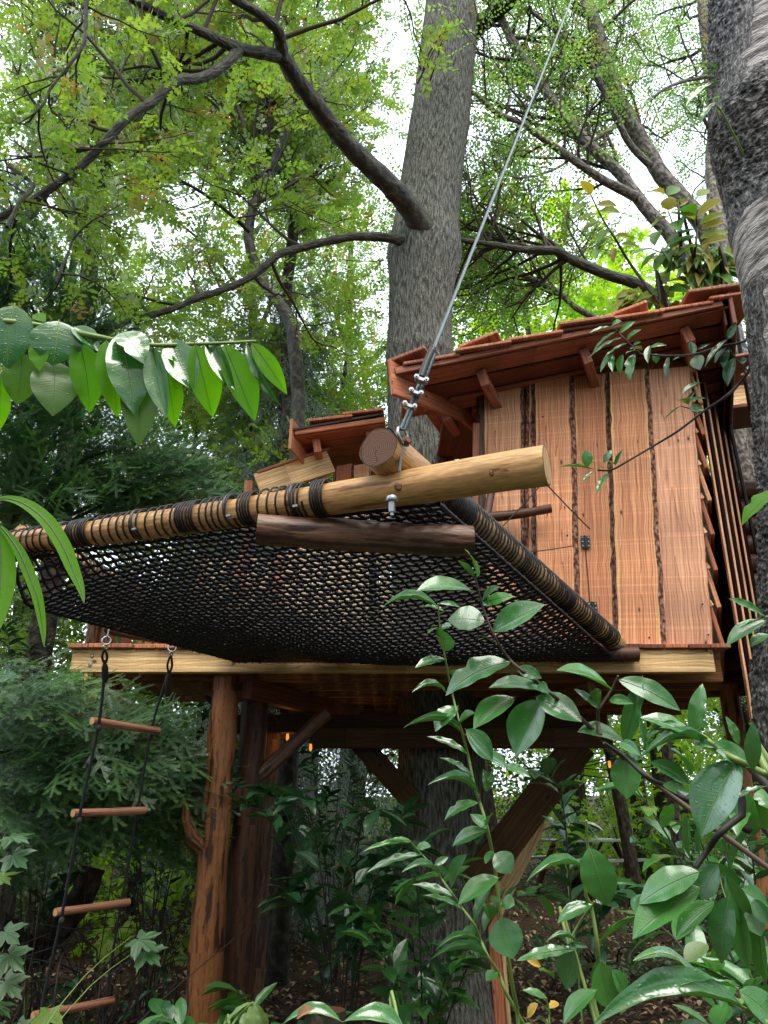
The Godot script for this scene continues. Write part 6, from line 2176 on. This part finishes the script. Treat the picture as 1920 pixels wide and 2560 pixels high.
	shoot(o, B2, [[0.003, 0.008, 350, 500, 520, 620, 700, 780, 830, 840, 1000, 950, 1200, 1050, 1500, 1200, 1800, 1400]], [[1045, 745, 890, 540, 135, 0.4], [720, 660, 1048, 835, 125, 0.3], [820, 842, 1035, 900, 95, 0.4], [920, 500, 780, 560, 90, 0.5], [870, 470, 790, 430, 60, 0.5], [1280, 600, 1090, 560, 110, 0.5], [1460, 850, 1300, 1245, 170, 0.4, 1], [1500, 900, 1560, 1210, 120, 0.5], [1560, 950, 1650, 1200, 150, 0.4], [1600, 870, 1680, 1030, 130, 0.2, 3], [1480, 1060, 1410, 1230, 130, 0.2], [1100, 420, 1180, 350, 80, 0.5], [690, 560, 640, 300, 60, 0.4, 7], [480, 500, 640, 600, 80, 0.3]], M.laurel, M.stem_dark, root)
	var D2 := [1320.0, 2060.0, 0.3617, 1.3, 0.05]
	shoot(o, D2, [[0.004, 0.009, 1160, 300, 1250, 170, 1330, 60, 1480, -60, 1700, -200]], [[1182, 330, 760, 540, 215, 0.1, 1], [1187, 440, 716, 780, 235, 0.1, 0], [1312, 285, 1190, 525, 185, 0.1, 0], [1362, 350, 1535, 738, 118, 0.2, 0], [1288, 540, 1018, 785, 138, 0.1, 0], [1392, 500, 1325, 965, 175, 0.3, 1], [1470, 450, 1668, 565, 118, 0.2], [1532, 580, 1612, 775, 118, 0.2], [1560, 520, 1680, 700, 90, 0.5], [1100, -60, 1115, 250, 60, 0.5, 7], [1190, 0, 1180, 230, 50, 0.5, 7], [1450, 560, 1520, 1010, 130, 0.5], [1600, 640, 1640, 1100, 120, 0.5]], M.laurel, M.stem_dark, root)
	shoot(o, [1320.0, 2060.0, 0.3617, 1.35, 0.04], [], [[1240, 832, 1082, 958, 115, 0.1, 0], [1620, 850, 1660, 920, 80, 0.2]], M.laurel_pale, M.stem_green)
	rng.seed = 108
	o = thing("laurel_shoot", "long arching wet leaves at the bottom right corner, closest of all", "laurel branch")
	shoot(o, [1320.0, 2060.0, 0.3617, 0.8, 0.03], [[0.003, 0.005, 1470, 1225, 1540, 1290, 1660, 1390, 1800, 1520]], [[1500, 1275, 435, 1375, 185, 0.05, 6], [1460, 1150, 1750, 1400, 180, 0.2, 1], [1440, 1130, 1050, 1095, 60, 0.5, 7]], M.laurel_wet, M.stem_green, [Vector3(0.65, 0.9, -0.7), Vector3(0.8, 0.0, -0.8)])
	arc_leaf(o, [1320.0, 2060.0, 0.3617, 0.8, 0.03], [1475, 1232, 1300, 1130, 1150, 1040, 1060, 960, 1000, 910, 900, 890, 800, 915, 725, 948], 105)
	# pale folded shoot and leaf at the bottom edge
	rng.seed = 109
	o = thing("laurel_shoot", "pale young leaves fanning down at the bottom edge beside the log post", "laurel branch")
	shoot(o, [500.0, 2060.0, 0.3014, 1.6, 0.03], [[0.002, 0.004, 440, 1480, 330, 1580, 250, 1700, 150, 1900]], [[425, 1480, 180, 1680, 55, 0.4, 7], [435, 1485, 440, 1760, 95, 0.3, 7], [470, 1490, 555, 1760, 70, 0.5, 7], [375, 1560, 360, 1760, 70, 0.3, 7], [530, 1560, 560, 1700, 40, 0.6, 7]], M.laurel_pale, M.stem_green, [Vector3(-0.4, 0.4, -1.55), Vector3(-0.4, 0.0, -1.55)])
	o = thing("laurel_shoot", "wide bright leaf tips poking in at the bottom edge, centre", "laurel branch")
	shoot(o, [500.0, 2060.0, 0.3014, 1.3, 0.03], [[0.003, 0.004, 1660, 1720, 1600, 1800]], [[1170, 1640, 690, 1640, 110, 0.2, 6], [1700, 1720, 1200, 1620, 160, 0.1, 6]], M.laurel_wet, M.stem_green, [Vector3(0.1, 0.3, -1.2), Vector3(0.1, 0.0, -1.2)])
	var dl := thing("fallen_leaf", "rust coloured dead leaf lying on a laurel leaf at the bottom edge", "leaf")
	leaf_at(dl, P(742, 2545, 1.29), P(785, 2520, 1.27), 0.018, M.dead[0], 0.3, 3)

	# ----- right edge sprigs on the trunk
	rng.seed = 110
	o = thing("laurel_shoot", "laurel leaves growing beside the cherry trunk at the right edge", "laurel branch")
	shoot(o, [1560.0, 1200.0, 0.3163, 2.3, 0.05], [[0.003, 0.006, 1120, 1080, 1200, 1100, 1400, 1200]], [[830, 938, 1122, 1072, 62, 0.2, 7], [1122, 1115, 806, 1302, 135, 0.1, 0], [1140, 1220, 1000, 1315, 105, 0.2, 0], [1100, 1100, 880, 1180, 40, 0.5, 7]], M.laurel, M.stem_green, [Vector3(1.3, 0.9, -2.0), Vector3(1.35, 0.0, -2.0)])
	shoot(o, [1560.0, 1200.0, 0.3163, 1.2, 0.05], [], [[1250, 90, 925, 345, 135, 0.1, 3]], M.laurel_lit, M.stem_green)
	o = thing("laurel_shoot", "leaves peeking out left of the cherry trunk, top right", "laurel branch")
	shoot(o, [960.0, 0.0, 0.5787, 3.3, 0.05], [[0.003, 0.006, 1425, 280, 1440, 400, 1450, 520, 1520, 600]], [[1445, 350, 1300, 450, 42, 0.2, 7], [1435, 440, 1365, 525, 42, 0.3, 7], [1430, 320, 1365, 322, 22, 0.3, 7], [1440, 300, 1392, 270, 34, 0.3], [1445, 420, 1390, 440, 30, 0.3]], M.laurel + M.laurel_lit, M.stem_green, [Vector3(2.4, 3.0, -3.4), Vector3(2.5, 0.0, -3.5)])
	# ----- sprigs hanging over the hut wall
	rng.seed = 111
	var G := [1400.0, 780.0, 0.3134, 3.6, 0.08]
	o = thing("laurel_vine", "thin dark branch with leafy tip reaching across the hut's front wall", "laurel branch")
	shoot(o, G, [[0.004, 0.008, 300, 1262, 410, 1260, 540, 1190, 760, 1060, 940, 950, 1150, 790, 1300, 690, 1420, 580, 1510, 470, 1600, 350]], [
		[215, 1232, 203, 1098, 78, 0.3, 0], [338, 1242, 243, 1192, 52, 0.2], [350, 1205, 412, 1098, 46, 0.3], [438, 1225, 497, 1098, 30, 0.5, 7], [255, 1252, -10, 1226, 20, 0.2, 7], [272, 1270, 172, 1365, 38, 0.3, 7], [365, 1298, 288, 1455, 42, 0.3, 7], [430, 1215, 368, 1178, 60, 0.3], [370, 1290, 365, 1350, 50, 0.4]], M.laurel, M.stem_dark, [Vector3(2.3, 3.4, -3.4), Vector3(2.3, 0.0, -3.4)])
	shoot(o, G, [[0.002, 0.003, 965, 752, 1030, 770, 1075, 805]], [[1022, 735, 942, 695, 85, 0.3, 0], [1125, 565, 968, 655, 62, 0.3], [1030, 775, 1145, 768, 72, 0.3, 0], [1005, 725, 1085, 620, 26, 0.5, 7], [960, 752, 822, 865, 14, 0.4, 7], [1040, 700, 1160, 685, 24, 0.4, 7]], M.laurel, M.stem_dark)
	o = thing("laurel_vine", "leafy laurel sprig hanging under the roof's right half", "laurel branch")
	shoot(o, G, [[0.003, 0.007, 430, 130, 470, 170, 525, 225, 575, 275, 620, 330, 720, 340, 850, 350, 1000, 345, 1100, 330, 1200, 300, 1330, 265, 1400, 255, 1490, 225, 1600, 150]], [
		[415, 120, 232, 162, 36, 0.2, 7], [410, 112, 488, 72, 52, 0.3], [475, 168, 595, 72, 46, 0.3], [448, 155, 258, 312, 36, 0.2, 7], [497, 205, 222, 360, 36, 0.2, 7], [530, 228, 645, 138, 42, 0.3], [575, 290, 642, 238, 36, 0.3], [432, 330, 318, 480, 52, 0.2], [500, 340, 478, 495, 64, 0.3], [590, 338, 553, 545, 74, 0.2], [716, 270, 700, 405, 48, 0.3], [720, 282, 850, 262, 32, 0.3], [762, 330, 768, 410, 52, 0.3], [540, 250, 338, 372, 36, 0.3, 7], [420, 350, 418, 475, 46, 0.3], [650, 300, 560, 290, 60, 0.4], [640, 320, 520, 330, 50, 0.5]], M.laurel, M.stem_dark, [Vector3(2.35, 3.4, -3.5), Vector3(2.35, 0.0, -3.5)])
	shoot(o, G, [[0.003, 0.004, 1340, 270, 1400, 370, 1500, 470]], [[1340, 212, 1405, 92, 64, 0.2], [1335, 218, 1148, 435, 52, 0.2, 7], [1332, 282, 1232, 405, 64, 0.3], [1342, 300, 1298, 445, 72, 0.3], [1392, 365, 1333, 590, 88, 0.2, 0], [1100, 300, 1195, 252, 22, 0.4, 7], [1080, 350, 1115, 458, 95, 0.3], [870, 350, 848, 545, 44, 0.4, 7], [1060, 340, 1040, 230, 60, 0.5], [1000, 350, 900, 380, 50, 0.4], [1440, 260, 1510, 300, 60, 0.4], [1440, 400, 1490, 380, 50, 0.4]], M.laurel_dark, M.stem_dark)
	# ----- rhododendron rising behind the roof
	rng.seed = 112
	var H := [1360.0, 400.0, 0.3376, 7.2, 0.3, 1.35]
	o = thing("rhododendron", "rhododendron with long yellow green leaves rising behind the roof's right end", "shrub")
	shoot(o, H, [[0.006, 0.02, 345, 255, 430, 430, 520, 570, 640, 770, 850, 1060, 950, 1250]], [
		[345, 262, 272, 145, 54, 0.2, 7], [345, 258, 208, 268, 38, 0.2, 7], [322, 262, 212, 348, 44, 0.2, 7], [345, 312, 198, 405, 48, 0.2, 7], [392, 330, 540, 338, 44, 0.2, 7], [412, 375, 565, 388, 44, 0.2, 7], [397, 395, 262, 455, 48, 0.2, 7], [415, 452, 282, 525, 60, 0.2, 7], [470, 512, 398, 615, 60, 0.2, 7], [482, 575, 378, 660, 50, 0.2, 7], [430, 632, 378, 735, 44, 0.2, 7], [480, 642, 478, 735, 38, 0.3, 7], [515, 652, 515, 755, 38, 0.3, 7], [522, 562, 645, 572, 28, 0.3, 7], [570, 620, 705, 642, 28, 0.3, 7]], M.rhodo, M.stem_dark, [on_ground(4.3, -8.7)])
	shoot(o, H, [[0.006, 0.022, 1120, 400, 1135, 500, 1125, 620, 1120, 740, 1200, 850, 1310, 915, 1400, 1100], [0.005, 0.014, 920, 375, 970, 520, 1020, 640, 1110, 740], [0.005, 0.012, 780, 650, 880, 690, 1000, 720, 1120, 740]], [
		[1112, 442, 942, 388, 88, 0.2, 0], [1112, 398, 988, 358, 88, 0.3, 0], [1135, 412, 1315, 292, 76, 0.2, 0], [1150, 472, 1335, 393, 50, 0.2, 7], [1160, 512, 1345, 453, 50, 0.2, 7], [1155, 582, 1370, 528, 56, 0.2, 7], [1155, 632, 1375, 573, 56, 0.2, 7], [1122, 512, 900, 602, 56, 0.2, 7], [1122, 562, 885, 653, 56, 0.2, 7], [1120, 572, 905, 673, 44, 0.2, 7], [1115, 622, 925, 735, 56, 0.2, 7], [1000, 442, 1005, 520, 75, 0.3], [850, 527, 818, 630, 64, 0.2], [920, 372, 937, 268, 75, 0.2], [890, 252, 762, 234, 44, 0.3, 7], [910, 262, 1003, 193, 60, 0.3], [1135, 272, 1228, 213, 54, 0.3], [800, 657, 645, 698, 44, 0.2, 7], [835, 682, 712, 805, 44, 0.2, 7], [890, 692, 818, 825, 56, 0.2, 7], [920, 702, 903, 805, 54, 0.3, 7], [985, 732, 958, 825, 44, 0.3, 7], [1120, 642, 998, 703, 66, 0.3], [1240, 667, 1303, 735, 64, 0.3], [915, 420, 780, 510, 20, 0.5, 7], [905, 400, 830, 415, 28, 0.4, 7], [960, 350, 1070, 300, 40, 0.4]], M.rhodo, M.stem_dark, [on_ground(4.5, -8.8)])
	var extra := []
	for k in 150:
		var bx := rnd(880, 1420)
		var by := rnd(640, 960)
		if k < 40:
			bx = rnd(560, 950)
			by = rnd(960, 1090)
		var an := rnd(0.3, PI - 0.3) if rng.randf() < 0.6 else rnd(-0.5, 3.6)
		var L := rnd(90, 170)
		extra.append([bx, by, bx + cos(an) * L * (1.0 if rng.randf() < 0.5 else -1.0), by + sin(an) * L * 0.6, rnd(32, 56), rnd(-0.4, 0.5), 7])
	shoot(o, [1360.0, 400.0, 0.3376, 7.5, 0.7, 1.3], [], extra, M.rhodo, M.stem_dark)


# a long leaf bent along a traced curve
func arc_leaf(o: Node3D, zone: Array, xy: Array, w: float) -> void:
	var q := path([zone[0], zone[1], zone[2]], xy, zone[3] + 0.03, zone[3] - 0.03)
	q = smooth(q, 1)
	var ww: float = w * zone[2] / FL * zone[3] * 0.5
	var g := PackedVector3Array()
	var uv := PackedVector2Array()
	var mid := []
	var rows := q.size()
	for k in rows:
		var t := float(k) / (rows - 1)
		var d: Vector3 = (q[mini(k + 1, rows - 1)] - q[maxi(k - 1, 0)]).normalized()
		var n: Vector3 = (Vector3.UP * 0.5 + (EYE - q[k]).normalized() * 0.7)
		n = (n - d * n.dot(d)).normalized()
		var x := d.cross(n)
		var p := prof("laurel", clampf(t, 0.004, 0.996)) * ww
		for s in [-1.0, -0.5, 0.0, 0.5, 1.0]:
			g.append(q[k] + x * p * s + n * p * 0.3 * absf(s))
			uv.append(Vector2(0.5 + 0.5 * s, t))
		mid.append(q[k] + n * 0.0004)
	var m := MB.new()
	m.grid(g, rows, 5, false, uv)
	var rib := MB.new()
	tube(rib, mid, taper(rows, 0.0011, 0.0004), 5)
	var i := MeshInstance3D.new()
	i.name = "leaf"
	i.mesh = rib.mesh(m.mesh())
	var lit: Array = M.laurel_lit[0] if zone[3] < 1.0 and zone[0] < 10.0 else M.laurel_wet[0]
	i.set_surface_override_material(0, lit[0])
	i.set_surface_override_material(1, lit[1])
	o.add_child(i, true)


func small_things() -> void:
	rng.seed = 121
	# picnic table in the clearing
	var w := P(1460, 2108, 14.0)
	var g := on_ground(w.x, w.z)
	var t := thing("picnic_table", "wet grey picnic table with plank top in the clearing behind the deck", "table", g)
	t.rotation.y = 0.45
	for k in 6:
		obj("plank", box_mesh(Transform3D(Basis(), Vector3(0, w.y - g.y + 0.05, -0.36 + k * 0.145)), Vector3(1.5, 0.04, 0.135)), M.table, t)
	for s in [-1.0, 1.0]:
		for k in 2:
			obj("bench_plank", box_mesh(Transform3D(Basis(), Vector3(0, w.y - g.y - 0.25, s * 0.75 + (k - 0.5) * 0.145)), Vector3(1.5, 0.04, 0.135)), M.table, t)
		obj("leg", beam(Vector3(s * 0.55, 0, 0.75), Vector3(s * 0.55, w.y - g.y, 0.15), 0.04, 0.1), M.grey_wood, t)
		obj("leg", beam(Vector3(s * 0.55, 0, -0.75), Vector3(s * 0.55, w.y - g.y, -0.15), 0.04, 0.1), M.grey_wood, t)
	# orange board leaning against the trunk
	t = thing("leaning_board", "orange red board leaning against the right side of the trunk foot", "board")
	obj("board", beam(Vector3(0.83, 0.02, -6.5), Vector3(0.80, 1.25, -6.62), 0.09, 0.03, Vector3(0, 0, 1)), M.red_bright, t)
	obj("strip", beam(Vector3(0.885, 0.02, -6.48), Vector3(0.86, 1.1, -6.6), 0.03, 0.03, Vector3(0, 0, 1)), M.pale, t)
	# fallen dark log at the lower left
	t = thing("fallen_tree", "black fallen trunk sloping down at lower left behind the ladder", "log")
	var q := path([0.0, 1950.0, 0.5787], [400, 380, 360, 490, 290, 590, 200, 690, 120, 745, 50, 700, -40, 640], 6.6, 6.0)
	obj("trunk", tube_mesh(q, taper(q.size(), 0.1, 0.14), 12, 0.02, true), M.dark_bark, t)
	# stump
	var sp := P(815, 2525, 3.6)
	t = thing("tree_stump", "low dark tree stump at bottom centre among laurel leaves", "stump", Vector3(sp.x, 0, sp.z))
	obj("bole", tube_mesh([Vector3(0, -0.1, 0), Vector3(0, 0.1, 0), Vector3(0, sp.y, 0)], [0.14, 0.1, 0.09], 14, 0.02), M.dark_bark, t)
	obj("cut_end", disc(Vector3(0, sp.y, 0), Vector3.UP, 0.09), M.end_dark, t)
	# thin dead stems in the undergrowth
	rng.seed = 122
	t = thing("dead_brush", "tangle of thin bare dark twigs under the yew behind the ladder", "brush")
	var m := MB.new()
	for k in 70:
		var x := rnd(-3.2, -1.2)
		var z := rnd(-7.5, -5.2)
		var a := on_ground(x, z)
		tube(m, smooth([a, a + Vector3(rnd(-0.3, 0.3), rnd(0.3, 0.7), rnd(-0.3, 0.3)), a + Vector3(rnd(-0.9, 0.9), rnd(0.6, 1.4), rnd(-0.5, 0.5))], 4), taper(9, rnd(0.004, 0.012), 0.002), 5)
	stuff(obj("twigs", m.mesh(), M.stem_dark, t))
